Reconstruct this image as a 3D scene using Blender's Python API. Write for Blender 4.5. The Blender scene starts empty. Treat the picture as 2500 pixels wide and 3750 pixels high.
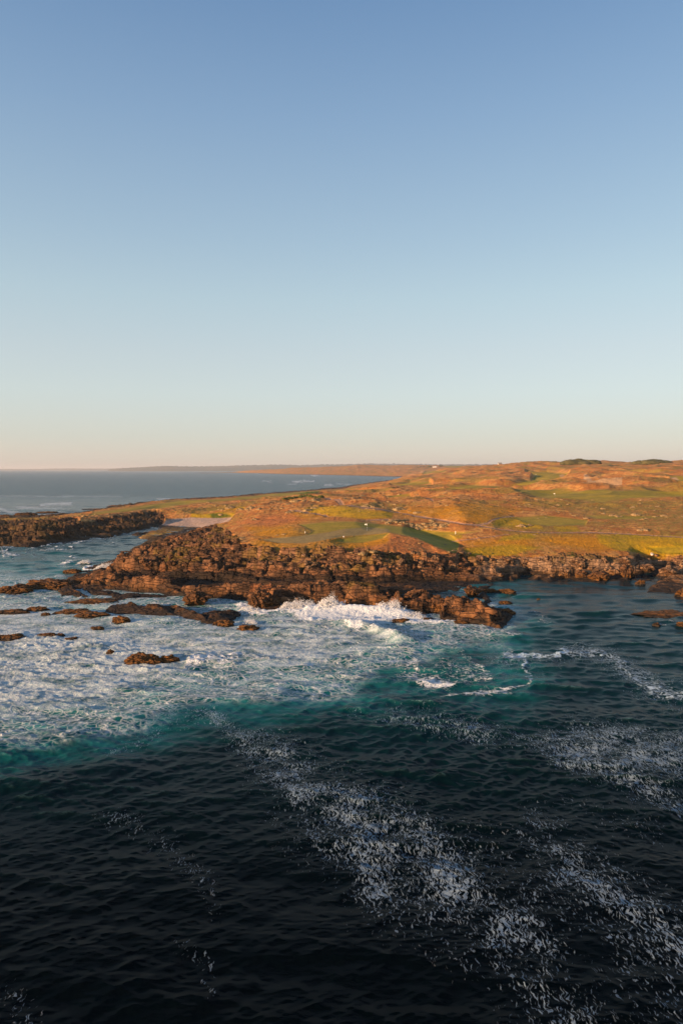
import bpy, math, random
import numpy as np
from mathutils import Vector
from mathutils.geometry import delaunay_2d_cdt
random.seed(7)
rng = np.random.default_rng(7)
S = bpy.context.scene
COL = S.collection

# ------------------------------------------------------------------ camera, sky, sun, exposure
CAM_H = 30.0
F_PX = 2500.0                      # focal length in photograph pixels (24 mm on the long side)
CX, CY, HORIZON = 1250.0, 1875.0, 1719.0
PITCH = math.atan((CY - HORIZON) / F_PX)
SUN_EL = math.radians(9.5)
SUN_AZ = math.atan2(-0.86, -0.51)  # x, y: the sun stands to the left and a little behind the camera

cam_d = bpy.data.cameras.new("camera")
cam_d.sensor_fit = 'VERTICAL'
cam_d.sensor_height = 36.0
cam_d.lens = 24.0
cam_d.clip_start = 0.5
cam_d.clip_end = 200000.0
cam = bpy.data.objects.new("camera", cam_d)
cam.location = (0, 0, CAM_H)
cam.rotation_euler = (math.pi / 2 - PITCH, 0, 0)
COL.objects.link(cam)
S.camera = cam

W = bpy.data.worlds.new("World")
S.world = W
W.use_nodes = True
nt = W.node_tree
nt.nodes.clear()
sky = nt.nodes.new('ShaderNodeTexSky')
sky.sky_type = 'NISHITA'
sky.sun_disc = False
sky.sun_elevation = SUN_EL
sky.sun_rotation = SUN_AZ          # 0 = +Y, clockwise towards +X
sky.altitude = 30
sky.air_density = 1.0
sky.dust_density = 1.0
sky.ozone_density = 1.5
tc = nt.nodes.new('ShaderNodeTexCoord')
sep = nt.nodes.new('ShaderNodeSeparateXYZ')
nt.links.new(tc.outputs['Generated'], sep.inputs[0])
EXPO = 1.05
SKY_STRENGTH = 0.12
def lin(c): return [((v / 255 + .055) / 1.055) ** 2.4 if v > 10 else v / 255 / 12.92 for v in c]
# colour of the clear evening sky by height (sine of elevation)
GRAD = [(0.0, (212, 206, 193)), (0.02, (217, 214, 203)), (0.045, (214, 220, 212)), (0.106, (210, 223, 222)), (0.163, (199, 216, 223)), (0.236, (184, 208, 221)), (0.311, (166, 194, 216)),
        (0.443, (137, 170, 204)), (0.549, (112, 148, 189)), (1.0, (66, 98, 150))]
NISH = [(0.0, (150, 146, 112)), (0.02, (161, 164, 137)), (0.045, (170, 183, 163)), (0.106, (160, 178, 172)), (0.163, (140, 167, 178)), (0.236, (125, 152, 172)), (0.311, (113, 140, 165)),
        (0.443, (97, 123, 150)), (0.549, (85, 109, 136)), (1.0, (70, 92, 120))]
def ramp_node(stops, scale):
    r = nt.nodes.new('ShaderNodeValToRGB')
    nt.links.new(sep.outputs['Z'], r.inputs[0])
    while len(r.color_ramp.elements) > 1: r.color_ramp.elements.remove(r.color_ramp.elements[-1])
    for i, (p, c) in enumerate(stops):
        e = r.color_ramp.elements[0] if i == 0 else r.color_ramp.elements.new(p)
        e.position = p; e.color = (*[v * scale for v in c], 1)
    return r
def mixn(blend, f, a, b):
    m = nt.nodes.new('ShaderNodeMix'); m.data_type = 'RGBA'; m.blend_type = blend
    m.inputs[0].default_value = f
    nt.links.new(a, m.inputs[6]); nt.links.new(b, m.inputs[7])
    return m.outputs[2]
k = 1 / (2 ** EXPO * SKY_STRENGTH)
clear = ramp_node([(p, lin(c)) for p, c in GRAD], k)
tint = ramp_node([(p, [a / b / 2 ** EXPO for a, b in zip(lin(c), lin(n[1]))]) for (p, c), n in zip(GRAD, NISH)], 1.0)
tinted = mixn('MULTIPLY', 1.0, sky.outputs[0], tint.outputs[0])
skymix = mixn('MIX', 0.72, tinted, clear.outputs[0])
bg = nt.nodes.new('ShaderNodeBackground')
out = nt.nodes.new('ShaderNodeOutputWorld')
nt.links.new(skymix, bg.inputs['Color'])
bg.inputs['Strength'].default_value = SKY_STRENGTH
nt.links.new(bg.outputs[0], out.inputs[0])

sun_d = bpy.data.lights.new("sun", 'SUN')
sun_d.energy = 5.0
sun_d.angle = math.radians(0.6)
sun_d.color = (1.0, 0.64, 0.36)
sun = bpy.data.objects.new("sun", sun_d)
sdir = Vector((math.sin(SUN_AZ) * math.cos(SUN_EL), math.cos(SUN_AZ) * math.cos(SUN_EL), math.sin(SUN_EL)))
sun.rotation_euler = sdir.to_track_quat('Z', 'Y').to_euler()
COL.objects.link(sun)

S.view_settings.view_transform = 'Standard'
S.view_settings.look = 'None'
S.view_settings.gamma = 1.0
S.view_settings.exposure = EXPO
S.cycles.use_denoising = True
S.cycles.max_bounces = 5
S.cycles.diffuse_bounces = 2
S.cycles.glossy_bounces = 2
S.cycles.volume_bounces = 0
S.cycles.sample_clamp_indirect = 3.0
S.cycles.use_adaptive_sampling = False

# ------------------------------------------------------------------ numpy noise
def hash2(ix, iy, seed):
    h = (ix.astype(np.int64) * 374761393 + iy.astype(np.int64) * 668265263 + seed * 1274126177) & 0xFFFFFFFF
    h = ((h ^ (h >> 13)) * 1274126177) & 0xFFFFFFFF
    h = (h ^ (h >> 16)) & 0xFFFFFFFF
    h = (h * 2246822519) & 0xFFFFFFFF
    return ((h ^ (h >> 15)) & 0xFFFFFF) / float(0xFFFFFF)

def perlin(x, y, seed=0):
    x0 = np.floor(x); y0 = np.floor(y)
    fx = x - x0; fy = y - y0
    ux = fx * fx * fx * (fx * (fx * 6 - 15) + 10); uy = fy * fy * fy * (fy * (fy * 6 - 15) + 10)
    r = 0.0
    for dx in (0, 1):
        for dy in (0, 1):
            a = hash2(x0 + dx, y0 + dy, seed) * 6.2831853
            g = np.cos(a) * (fx - dx) + np.sin(a) * (fy - dy)
            r = r + g * (ux if dx else 1 - ux) * (uy if dy else 1 - uy)
    return r * 1.5

def fbm(x, y, seed=0, octs=4, gain=0.5):
    r = 0.0; a = 1.0; t = 0.0
    for i in range(octs):
        r = r + a * perlin(x, y, seed + i * 17); t += a
        x = x * 2.03 + 3.1; y = y * 2.03 - 1.7; a *= gain
    return r / t

def worley(x, y, seed=0):
    x0 = np.floor(x); y0 = np.floor(y)
    f1 = np.full(x.shape, 9.0); f2 = np.full(x.shape, 9.0); idv = np.zeros(x.shape); cx = np.zeros(x.shape); cy = np.zeros(x.shape)
    for dx in (-1, 0, 1):
        for dy in (-1, 0, 1):
            gx = x0 + dx; gy = y0 + dy
            px = gx + 0.1 + 0.8 * hash2(gx, gy, seed); py = gy + 0.1 + 0.8 * hash2(gx, gy, seed + 5)
            d = (px - x) ** 2 + (py - y) ** 2
            v = hash2(gx, gy, seed + 9)
            m = d < f1
            f2 = np.where(m, f1, np.minimum(f2, d))
            idv = np.where(m, v, idv); cx = np.where(m, px, cx); cy = np.where(m, py, cy)
            f1 = np.where(m, d, f1)
    return np.sqrt(f1), np.sqrt(f2), idv, cx - x, cy - y

def sstep(a, b, x):
    t = np.clip((x - a) / (b - a), 0, 1)
    return t * t * (3 - 2 * t)

# ------------------------------------------------------------------ where the photograph's directions meet the place
cp, sp = math.cos(PITCH), math.sin(PITCH)
def ray(px, py):
    a = (px - CX) / F_PX; b = (CY - py) / F_PX
    return a, cp + b * sp, -sp + b * cp
def at_z(px, py, z):
    a, fy, fz = ray(px, py)
    t = (z - CAM_H) / fz
    return a * t, fy * t, z
def at_d(px, py, d):
    a, fy, fz = ray(px, py)
    t = d / fy
    return a * t, d, CAM_H + fz * t
def project(x, y, z):
    dz = z - CAM_H
    depth = y * cp - dz * sp
    up = y * sp + dz * cp
    return CX + F_PX * x / depth, CY - F_PX * up / depth

# ------------------------------------------------------------------ land: feature lines (column, row, height or distance)
TP, TE = [], []                     # TIN points (u, log y, z) and edges
def line(pts, z=None, closed=False, mode='z'):
    prev = None; first = None
    for p in pts:
        zz = p[2] if len(p) > 2 else z
        x, y, h = at_z(p[0], p[1], zz) if mode == 'z' else at_d(p[0], p[1], zz)
        TP.append((x / y, math.log(y), h)); i = len(TP) - 1
        if prev is not None: TE.append((prev, i))
        else: first = i
        prev = i
    if closed: TE.append((prev, first))
def world(pts, edges=True):         # (column, distance, height)
    prev = None
    for px, d, z in pts:
        TP.append(((px - CX) / F_PX, math.log(d), z)); i = len(TP) - 1
        if edges and prev is not None: TE.append((prev, i))
        prev = i

coast = [(-900,1925),(-400,1912),(0,1893),(46,1891),(122,1888),(230,1882),(300,1876),(380,1864),(470,1846),(560,1838),(620,1829),(700,1825),
         (800,1821),(943,1808),(1030,1802),(1121,1795),(1260,1783),(1340,1770),(1420,1759),(1500,1751),(1506,1747),
         (1374,1744),(1236,1740),(1130,1738),(1030,1736),(940,1733),(852,1731)]
line(coast, 0.0)
north = [(-900,2030),(-400,2015),(-100,2002),(0,1997),(51,2002),(92,2001),(153,1997),(199,1989),(245,1984),(306,1974),(357,1969),(408,1966),(480,1956),(551,1946),(582,1936),
         (600,1926),(660,1927),(730,1930)]
main = [(730,1930),(700,1940),(640,1958),(590,1966),(545,1976),(528,1992),(500,2006),(480,2020),(450,2035),(415,2050),(385,2062),(345,2070),(318,2082),(330,2100),(300,2108),(262,2112),
        (245,2124),(240,2142),(215,2160),(225,2176),(318,2180),(322,2160),(345,2176),(410,2176),(425,2190),(440,2204),(400,2218),(430,2232),(500,2238),(540,2226),
        (600,2222),(640,2234),(655,2254),(700,2264),(752,2275),(752,2262),(720,2250),(770,2246),(880,2236),(960,2218),(978,2236),(1030,2232),(1050,2224),
        (1150,2232),(1260,2230),(1350,2240),(1450,2228),(1490,2240),(1560,2258),(1610,2265),(1660,2258),(1760,2263),(1850,2258),(1885,2246),(1830,2228),(1790,2205),
        (1752,2178),(1768,2158),(1752,2142),(1775,2137),(1830,2128),(1860,2118),(1950,2124),(1985,2120),(2030,2112),(2090,2117),(2180,2125),(2210,2110),(2265,2106),
        (2300,2122),(2340,2108),(2420,2116),(2500,2098),(2620,2092),(2900,2085)]
line(north[:-1] + main, 0.25)
# sea bed
line([(-900,2100),(-300,2080),(0,2060),(150,2050),(300,2020),(420,1995),(520,1965)], -3.0)
line([(-900,2160),(-300,2140),(0,2120),(150,2110),(210,2120),(190,2185),(330,2215),(380,2260),(520,2268),(620,2262),(760,2300),(960,2262),(1300,2275),(1600,2300),(1900,2285),(1980,2240),
      (1900,2200),(1900,2150),(2000,2150),(2300,2150),(2500,2130),(2900,2120)], -3.0)
line([(-900,2500),(0,2500),(1000,2500),(2000,2500),(3400,2500)], -6.0)
line([(-900,1880),(0,1870),(400,1835),(700,1805),(1000,1785),(1250,1765),(1380,1752)], -4.0)
line([(-900,1745),(0,1742),(600,1739),(1000,1741),(1250,1744),(1380,1748)], -4.0)
line([(-900,1726),(400,1727),(780,1728)], -4.0)
# left headland
line([(-900,1965),(-300,1955),(0,1938),(120,1940),(220,1930),(300,1914),(400,1892),(480,1878),(560,1868),(596,1872)], 4.3)
line([(-900,1935),(-300,1925),(0,1914),(120,1910),(230,1900),(300,1893),(350,1884),(430,1876),(520,1862),(600,1848),(700,1838)], 4.9)
line([(-300,1922),(0,1903),(120,1898),(240,1889),(320,1878),(400,1866),(480,1851),(570,1841),(640,1833)], 3.0)
line([(590,1920,0.8),(604,1900,3.0),(610,1880,5.5)])
line([(-300,1990),(0,1978),(100,1980),(200,1968),(300,1952),(400,1940),(500,1925),(570,1905)], 2.0)
# beach
line([(612,1922,0.3),(620,1903,1.6),(700,1897,2.2),(780,1897,2.6),(850,1895,3.2)])
line([(700,1922,0.5),(760,1918,1.4),(820,1912,2.2)])
line([(660,1888,3.4),(760,1884,4.2),(860,1882,5.0)])
# rock slopes of the point, left half
line([(740,1934,1.2),(770,1936,2.6),(800,1950,4.8),(850,1958,6.2),(900,1962,7.2)])
line([(600,1982,2.2),(660,1966,2.6),(720,1950,2.4)])
line([(560,2006,3.2),(640,1998,4.2),(720,1994,5.2),(800,1995,6.2),(880,1990,7.2)])
line([(400,2082,2.0),(440,2060,3.8),(480,2040,4.4),(540,2034,5.0),(620,2032,5.6),(700,2036,5.8),(760,2042,6.2),(850,2032,6.4),(920,2036,6.6),(1000,2030,6.8),(1100,2026,7.2),(1250,2022,7.4),
      (1400,2026,7.2),(1500,2036,6.2),(1600,2046,5.4),(1700,2052,4.6),(1800,2056,4.0),(1900,2046,4.4),(2000,2044,4.6),(2100,2044,4.8),(2300,2048,4.4),(2500,2046,4.4),(2900,2046,4.4)])
line([(430,2070,3.2),(500,2066,3.6),(600,2070,3.8),(700,2078,3.8),(800,2084,3.6),(900,2072,4.4),(1000,2068,4.8),(1100,2066,5.2),(1200,2064,5.4),(1300,2070,5.0),(1400,2072,4.8),(1500,2080,4.0),(1600,2088,3.2)])
line([(430,2062,3.3),(500,2057,3.7),(600,2060,3.9),(700,2068,3.9),(800,2074,3.7),(900,2060,4.6),(1000,2056,5.0),(1100,2054,5.4),(1200,2052,5.6),(1300,2058,5.2),(1400,2060,5.0),(1500,2069,4.2),(1600,2078,3.3)])
line([(420,2096,1.6),(500,2102,1.8),(600,2108,1.8),(700,2112,1.8),(800,2114,1.8),(900,2112,2.2),(1000,2112,2.4),(1100,2113,2.4),(1200,2112,2.5),(1300,2113,2.3),(1400,2114,2.1),(1500,2119,1.6),
      (1600,2126,1.0),(1700,2130,0.8)])
line([(1820,2096,2.2),(1900,2090,2.2),(2000,2086,2.4),(2150,2084,2.6),(2300,2086,2.2),(2500,2078,2.4),(2900,2070,2.4)])
world([(380,169,0.2),(470,167,0.0),(560,166,0.0),(700,165,0.1),(850,165,0.2),(1000,164,0.3),(1150,163,0.4),(1300,163,0.5),(1450,163,0.3),(1600,163,-0.2),(1700,163,-0.6),(1760,166,-0.8)])
# front ridge crest
line([(250,2140,1.2),(300,2122,2.0),(380,2112,2.4),(440,2118,2.6),(500,2120,3.0),(545,2112,3.6),(620,2120,3.2),(700,2136,3.2),(780,2136,3.4),(880,2136,3.8),(960,2146,3.6),(1010,2150,4.0),(1060,2140,4.6),
      (1150,2130,5.0),(1250,2130,5.0),(1350,2134,5.0),(1460,2148,4.6),(1560,2166,4.2),(1640,2182,3.9),(1670,2184,4.3),(1740,2198,3.8),(1800,2226,2.4),(1850,2242,1.0)])
line([(470,2205,1.3),(560,2208,1.5),(640,2212,1.3),(720,2236,1.5),(790,2232,1.5),(850,2226,1.0)])
line([(480,2180,.6),(560,2182,.3),(640,2184,.2),(720,2188,.2),(800,2194,.2),(880,2198,.3),(960,2196,.5)])
line([(1050,2178,2.4),(1200,2172,2.6),(1350,2180,2.4),(1470,2200,1.4),(1550,2232,0.7)])
# plateau
line([(880,2010,7.2),(960,2010,7.6),(1100,2012,8.0),(1250,2011,8.0),(1380,2014,7.8),(1480,2020,7.2),(1600,2034,6.0)])
line([(920,1984,8.2),(1000,1986,8.4),(1110,1988,8.7),(1190,1979,9.0),(1250,1981,8.2),(1300,1986,8.0),(1390,1975,8.7),(1450,1968,9.3)])
line([(940,1974,8.4),(1050,1972,8.8),(1150,1962,9.1),(1250,1958,9.3),(1343,1948,9.4),(1420,1950,9.8),(1480,1957,9.6),(1540,1974,8.8),(1600,2002,7.6),(1660,2032,6.0)])
line([(1120,1922,10.2),(1200,1913,10.8),(1300,1914,11.0),(1400,1922,9.6),(1480,1930,9.2)])
line([(1500,1948,7.6),(1560,1958,6.8),(1640,1984,5.8),(1700,2012,5.2)])
line([(860,1935,6.6),(930,1925,7.8),(1000,1905,8.2),(1060,1915,9.0)])
line([(850,1896,5.2),(960,1888,7.6),(1100,1886,9.4),(1180,1890,9.8),(1300,1899,10.6),(1430,1898,10.6),(1500,1912,9.8),(1640,1935,8.8),(1700,1950,8.4)])
line([(1700,2005,6.2),(1800,1990,6.6),(1900,1985,7.0),(2100,1990,6.8),(2300,2000,6.2),(2600,2005,6.0),(2900,2005,6.0)])
line([(1800,1950,8.6),(1950,1955,8.6),(2100,1955,8.6),(2300,1960,8.4),(2500,1970,8.0),(2900,1980,8.0)])
line([(1130,1868,9.4),(1250,1863,12.0),(1380,1870,12.2),(1460,1880,11.0),(1600,1890,11.0),(1700,1890,12.5),(1800,1900,11.5),(1900,1896,11.0),(2100,1910,10.4),(2300,1915,10.4),(2500,1925,10.4),(2900,1930,10)])
line([(740,1872,5.2),(850,1864,6.4),(950,1860,7.6),(1060,1850,8.6),(1200,1846,9.6)])
line([(1300,1846,10.6),(1500,1850,11.4),(1650,1845,14.2),(1800,1850,13.4),(2000,1862,12.8),(2150,1870,12.2),(2300,1868,12.4),(2500,1872,12.4),(2900,1875,12.4)])
line([(740,1838,5.0),(900,1828,5.2),(1050,1822,5.8),(1150,1812,8.0),(1250,1814,8.8),(1400,1820,11.0),(1550,1815,13.4),(1700,1812,14.4),(1850,1815,14.2),(2000,1830,13.4),(2150,1842,13.4),(2300,1838,14.0),(2600,1836,14.4),(2900,1840,14)])
line([(830,1824,2.2),(960,1812,2.4),(1050,1806,2.6),(1130,1800,2.4),(1260,1790,2.4)])
line([(1250,1798,5.4),(1350,1786,7.4),(1450,1790,11.4),(1600,1800,12.8),(1750,1798,13.2),(1850,1792,14.4),(2000,1805,14.4),(2200,1822,14.0),(2400,1818,14.4),(2700,1815,15)])
line([(1340,1774,3.4),(1420,1764,4.4),(1500,1757,6.6)])
line([(1450,1775,11.0),(1550,1768,13.6),(1700,1776,14.6),(1800,1768,17.0),(1950,1770,16.4),(2100,1788,17.0),(2200,1792,16.6),(2350,1795,16.8),(2700,1792,17)])
line([(1560,1752,13.0),(1700,1752,17.6),(1800,1744,20.4),(1900,1746,20.6),(1980,1756,18.4),(2100,1762,19.6),(2250,1768,19.4),(2400,1766,20.0),(2700,1760,21)])
world([(1600,1500,21),(1720,1300,24)])
line([(1900,1735,23.5),(2050,1735,23.8),(2200,1742,23.8),(2400,1742,23.8),(2700,1738,24)])
line([(1650,1716,1900),(1720,1712,1750),(1800,1706,1600),(1900,1699,1500),(1990,1694,1450),(2080,1698,1450),(2200,1694,1550),(2330,1700,1600),(2480,1694,1500),(2700,1690,1500),(3000,1692,1500)], mode='d')
line([(2050,1716,1150),(2200,1712,1180),(2350,1714,1200),(2500,1708,1200),(2800,1706,1200)], mode='d')
world([(1650,2600,16),(1900,2400,24),(2300,2400,26),(2800,2400,28)])
# far headland
line([(852,1729,6300),(915,1724,6000),(1030,1719,5600),(1081,1714,5400),(1167,1712,5200),(1250,1709,5100),(1317,1704,5000),(1374,1705,4900),(1440,1706,4700),(1512,1704,4600),(1620,1707,4300),(1700,1707,4000),(2000,1709,4000)], mode='d')
line([(1030,1729,4900),(1150,1727,4500),(1250,1727,4100),(1374,1730,3700),(1500,1727,3400),(1600,1724,3200)], mode='d')
line([(1480,1738,2900),(1560,1736,2600)], mode='d')
world([(700,9000,-20),(1000,9000,-5),(1400,9000,20),(1800,9000,25),(2500,9000,25),(3200,9000,25),(-900,9000,-20),(0,9000,-20)])
world([(-900,40,-6),(1000,40,-6),(3400,40,-6)])
world([(3400,150,-5),(3400,195,4.4),(3400,260,9),(3400,500,15),(3400,1200,30),(3400,1500,47),(3400,3000,25)], False)

U0, U1 = -0.86, 0.86
L0, L1 = math.log(100.0), math.log(8000.0)
def rasterise(nu=1600, nl=1600):
    rl = delaunay_2d_cdt([Vector((p[0] * 3.0, p[1])) for p in TP], TE, [], 0, 1e-6)
    vs, tris, orig = rl[0], rl[2], rl[3]
    zz = np.zeros(len(vs))
    for i, o in enumerate(orig):
        if o: zz[i] = TP[o[0]][2]
        else:                         # a crossing of two lines
            d = sorted(((v.x - p[0] * 3) ** 2 + (v.y - p[1]) ** 2, p[2]) for p in TP for v in (vs[i],))[:2]
            zz[i] = (d[0][1] + d[1][1]) / 2
    H = np.full((nl, nu), -6.0)
    gu = np.linspace(U0, U1, nu); gl = np.linspace(L0, L1, nl)
    for t in tris:
        a, b, c = t[0], t[1], t[2]
        (x1, y1), (x2, y2), (x3, y3) = [(vs[k].x / 3.0, vs[k].y) for k in (a, b, c)]
        det = (y2 - y3) * (x1 - x3) + (x3 - x2) * (y1 - y3)
        if abs(det) < 1e-12: continue
        i0 = max(0, np.searchsorted(gu, min(x1, x2, x3)) - 1); i1 = min(nu, np.searchsorted(gu, max(x1, x2, x3)) + 1)
        j0 = max(0, np.searchsorted(gl, min(y1, y2, y3)) - 1); j1 = min(nl, np.searchsorted(gl, max(y1, y2, y3)) + 1)
        if i0 >= i1 or j0 >= j1: continue
        X, Y = np.meshgrid(gu[i0:i1], gl[j0:j1])
        w1 = ((y2 - y3) * (X - x3) + (x3 - x2) * (Y - y3)) / det
        w2 = ((y3 - y1) * (X - x3) + (x1 - x3) * (Y - y3)) / det
        w3 = 1 - w1 - w2
        m = (w1 >= -1e-6) & (w2 >= -1e-6) & (w3 >= -1e-6)
        H[j0:j1, i0:i1][m] = (w1 * zz[a] + w2 * zz[b] + w3 * zz[c])[m]
    return H
BASE = rasterise()
def blur(H, n):
    for _ in range(n):
        P = np.pad(H, 1, mode='edge')
        H = (P[1:-1, 1:-1] * 4 + P[:-2, 1:-1] + P[2:, 1:-1] + P[1:-1, :-2] + P[1:-1, 2:]) / 8
    return H
BASE = np.where(BASE < .25, .25 + (BASE - .25) * 2.2, BASE)
BASE_S = blur(BASE, 26)
BASE = blur(BASE, 2)
def sample(H, u, l):
    nl, nu = H.shape
    fu = np.clip((u - U0) / (U1 - U0) * (nu - 1), 0, nu - 1.001); fl = np.clip((l - L0) / (L1 - L0) * (nl - 1), 0, nl - 1.001)
    i = fu.astype(int); j = fl.astype(int); a = fu - i; b = fl - j
    return (H[j, i] * (1 - a) + H[j, i + 1] * a) * (1 - b) + (H[j + 1, i] * (1 - a) + H[j + 1, i + 1] * a) * b

# regions outlined on the photograph, carried onto the ground they lie on
def poly_sd(px, py, poly):
    """signed distance in photograph pixels, positive inside"""
    P = np.array(poly, float); n = len(P)
    d = np.full(px.shape, 1e9); inside = np.zeros(px.shape, bool)
    for i in range(n):
        x1, y1 = P[i]; x2, y2 = P[(i + 1) % n]
        ex, ey = x2 - x1, y2 - y1
        t = np.clip(((px - x1) * ex + (py - y1) * ey) / (ex * ex + ey * ey + 1e-9), 0, 1)
        d = np.minimum(d, (px - x1 - t * ex) ** 2 + (py - y1 - t * ey) ** 2)
        c = ((y1 > py) != (y2 > py))
        with np.errstate(divide='ignore', invalid='ignore'):
            c &= px < (ex * (py - y1) / (ey if ey != 0 else 1e-9) + x1)
        inside ^= c
    d = np.sqrt(d)
    return np.where(inside, d, -d)
def line_d(px, py, pts, ys=1.0):
    d = np.full(px.shape, 1e9); w = np.zeros(px.shape)
    for (a, b) in zip(pts[:-1], pts[1:]):
        ex, ey = b[0] - a[0], (b[1] - a[1]) * ys
        qx = px - a[0]; qy = (py - a[1]) * ys
        t = np.clip((qx * ex + qy * ey) / (ex * ex + ey * ey + 1e-9), 0, 1)
        dd = (qx - t * ex) ** 2 + (qy - t * ey) ** 2
        m = dd < d
        d = np.where(m, dd, d)
        if len(a) > 2: w = np.where(m, a[2] + (b[2] - a[2]) * t, w)
    return np.sqrt(d), w

rock_poly = [(-900,1925),(0,1905),(150,1902),(270,1897),(300,1915),(420,1893),(500,1880),(575,1872),(600,1890),(590,1930),(500,1975),(740,1926),(785,1925),(850,1955),(880,1985),(900,2005),(960,2012),(1100,2014),
             (1250,2012),(1400,2016),(1550,2030),(1660,2026),(1760,2040),(1900,2036),(2100,2034),(2300,2034),(2500,2034),(3400,2034),(3400,2400),(-900,2400)]
PUTT = [(955,1976),(1100,1963),(1200,1950),(1262,1937),(1345,1931),(1420,1937),(1430,1947),(1385,1956),(1260,1963),(1185,1978),(1120,1989),(1020,1989)]
PATHS = [([(1160,1836,3),(1195,1843,6),(1290,1860,5),(1400,1871,5),(1477,1883,5),(1572,1899,6),(1637,1910,7),(1698,1920,7),(1744,1924,7),(1783,1918,6),(1800,1906,5),(1840,1895,4),(1885,1890,3)], 2.2),
         ([(1744,1924,6),(1821,1939,4),(1910,1948,4),(2000,1952,4),(2168,1951,5),(2300,1957,4),(2500,1969,5),(2900,1985,5)], 2.5),
         ([(1553,1825,3),(1570,1832,4),(1584,1843,4)], 1.5),
         ([(1655,1984,3),(1720,1976,3),(1800,1966,3),(1860,1958,2)], 2.0),
         ([(1060,1878,3),(1120,1881,5),(1200,1893,4)], 2.0), ([(1340,1905,3),(1420,1903,5)], 2.0)]
SANDS = [[(2135,1754),(2150,1758),(2163,1769),(2200,1771),(2235,1773),(2272,1769),(2275,1778),(2242,1782),(2228,1777),(2200,1782),(2182,1786),(2160,1779),(2133,1773)], [(2045,1746),(2072,1748),(2073,1753),(2048,1751)],
         [(2455,1760),(2472,1758),(2494,1765),(2462,1766)], [(1950,1800),(2000,1799),(2020,1801),(1960,1803)], [(1544,1730),(1556,1729),(1556,1733),(1545,1733)], [(1563,1731),(1570,1731),(1570,1734)]]
GREENS = [[(1095,1921),(1200,1910),(1300,1911),(1400,1921),(1500,1932),(1640,1950),(1680,1990),(1670,2030),(1600,2004),(1530,1970),(1430,1951),(1262,1937),(1180,1952),(1130,1958),(1150,1945)],
          [(1232,1980),(1300,1964),(1425,1952),(1400,1972),(1330,1988),(1262,1988)],
          [(700,1838),(800,1832),(950,1812),(1100,1801),(1250,1794),(1312,1795),(1240,1803),(1100,1812),(1000,1821),(900,1836),(800,1843),(700,1846)],
          [(330,1891),(420,1880),(560,1866),(700,1846),(800,1842),(800,1830),(680,1834),(620,1839),(500,1860),(400,1874),(345,1882)],
          [(1630,1797),(1740,1781),(1850,1785),(1950,1765),(2010,1760),(1970,1776),(1850,1799),(1700,1804),(1640,1802)],
          [(1880,1806),(2000,1799),(2100,1803),(2250,1808),(2400,1805),(2500,1800),(2900,1798),(2900,1826),(2450,1829),(2300,1831),(2180,1841),(2080,1835),(2000,1827),(1900,1815)],
          [(1925,1737),(2000,1731),(2080,1744),(2062,1756),(2000,1768),(1940,1770),(1952,1752)],
          [(1880,1896),(2000,1889),(2150,1905),(2140,1922),(2000,1926),(1930,1916)], [(1395,1825),(1500,1822),(1515,1830),(1420,1834)],
          [(1590,1946),(1700,1950),(1760,1944),(1700,1956),(1600,1960)], [(2440,1752),(2600,1750),(2600,1770),(2480,1770)], [(1560,1728),(1640,1726),(1620,1738),(1550,1738)],
          [(1430,1788),(1500,1772),(1570,1772),(1580,1780),(1480,1792)], [(2140,1888),(2300,1890),(2440,1895),(2300,1902),(2180,1900)], [(2370,2006),(2600,2000),(2900,2000),(2900,2026),(2420,2026)], [(1620,1705),(1700,1706),(1680,1714),(1640,1713)]]
LIMES = [[(1120,1872),(1150,1862),(1250,1862),(1440,1880),(1435,1897),(1340,1901),(1250,1894),(1180,1887),(1140,1880)], [(700,1879),(860,1879),(850,1896),(700,1895)],
         [(2030,1930),(2110,1929),(2125,1946),(2040,1947)], [(1632,1958),(1690,1957),(1692,1971),(1650,1976)], [(2180,1960),(2300,1958),(2900,1972),(2900,2038),(2400,2034),(2250,2015),(2190,1990)],
         [(1820,1895),(1890,1896),(1960,1915),(1990,1940),(1880,1932),(1800,1925)], [(1840,1965),(1960,1955),(1950,1972),(1820,1985)], [(1700,2010),(1880,1995),(1980,2005),(1870,2035),(1720,2036)], [(760,1865),(850,1862),(900,1866),(840,1872)]]
ORANGES = [[(920,1982),(955,1976),(1120,1990),(1190,1979),(1300,1964),(1430,1952),(1480,1965),(1430,1990),(1300,2012),(1150,2018),(1000,2016),(930,1998)], [(1700,1985),(1900,1970),(2180,1965),(2250,2010),(2200,2020),(1980,2000),(1760,2010)],
           [(1000,1905),(1100,1880),(1200,1890),(1060,1918)], [(900,1930),(1050,1920),(1100,1955),(950,1970)], [(1380,1880),(1700,1850),(1900,1870),(1760,1910)]]
REDS = [[(1430,1953),(1500,1962),(1600,2006),(1668,2042),(1500,2030),(1280,2020),(1420,1992)], [(860,1915),(1050,1880),(1120,1905),(980,1930)]]
DARKS = [[(1040,1820),(1100,1808),(1175,1812),(1160,1826),(1090,1832)], [(760,1882),(830,1880),(850,1890),(780,1893)]]
BEACH = [(587,1923),(612,1902),(700,1894),(850,1894),(838,1912),(780,1922),(735,1932)]

def land_grid():
    us = np.concatenate([np.arange(-.85, -.561, .004), np.arange(-.56, .56, .00115), np.arange(.561, .85, .004)])
    ys = [118.0]
    while ys[-1] < 7800:
        y = ys[-1]
        r = 0.00155 if y < 215 else 0.0026 if y < 330 else 0.004 if y < 800 else 0.007
        ys.append(y * (1 + r))
    ys = np.array(ys)
    U, Y = np.meshgrid(us, ys)
    return U, Y
U, Y = land_grid()
X = U * Y
L = np.log(Y)
near = 1 - sstep(260, 420, Y)
nearr = 1 - sstep(430, 600, Y)
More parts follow.
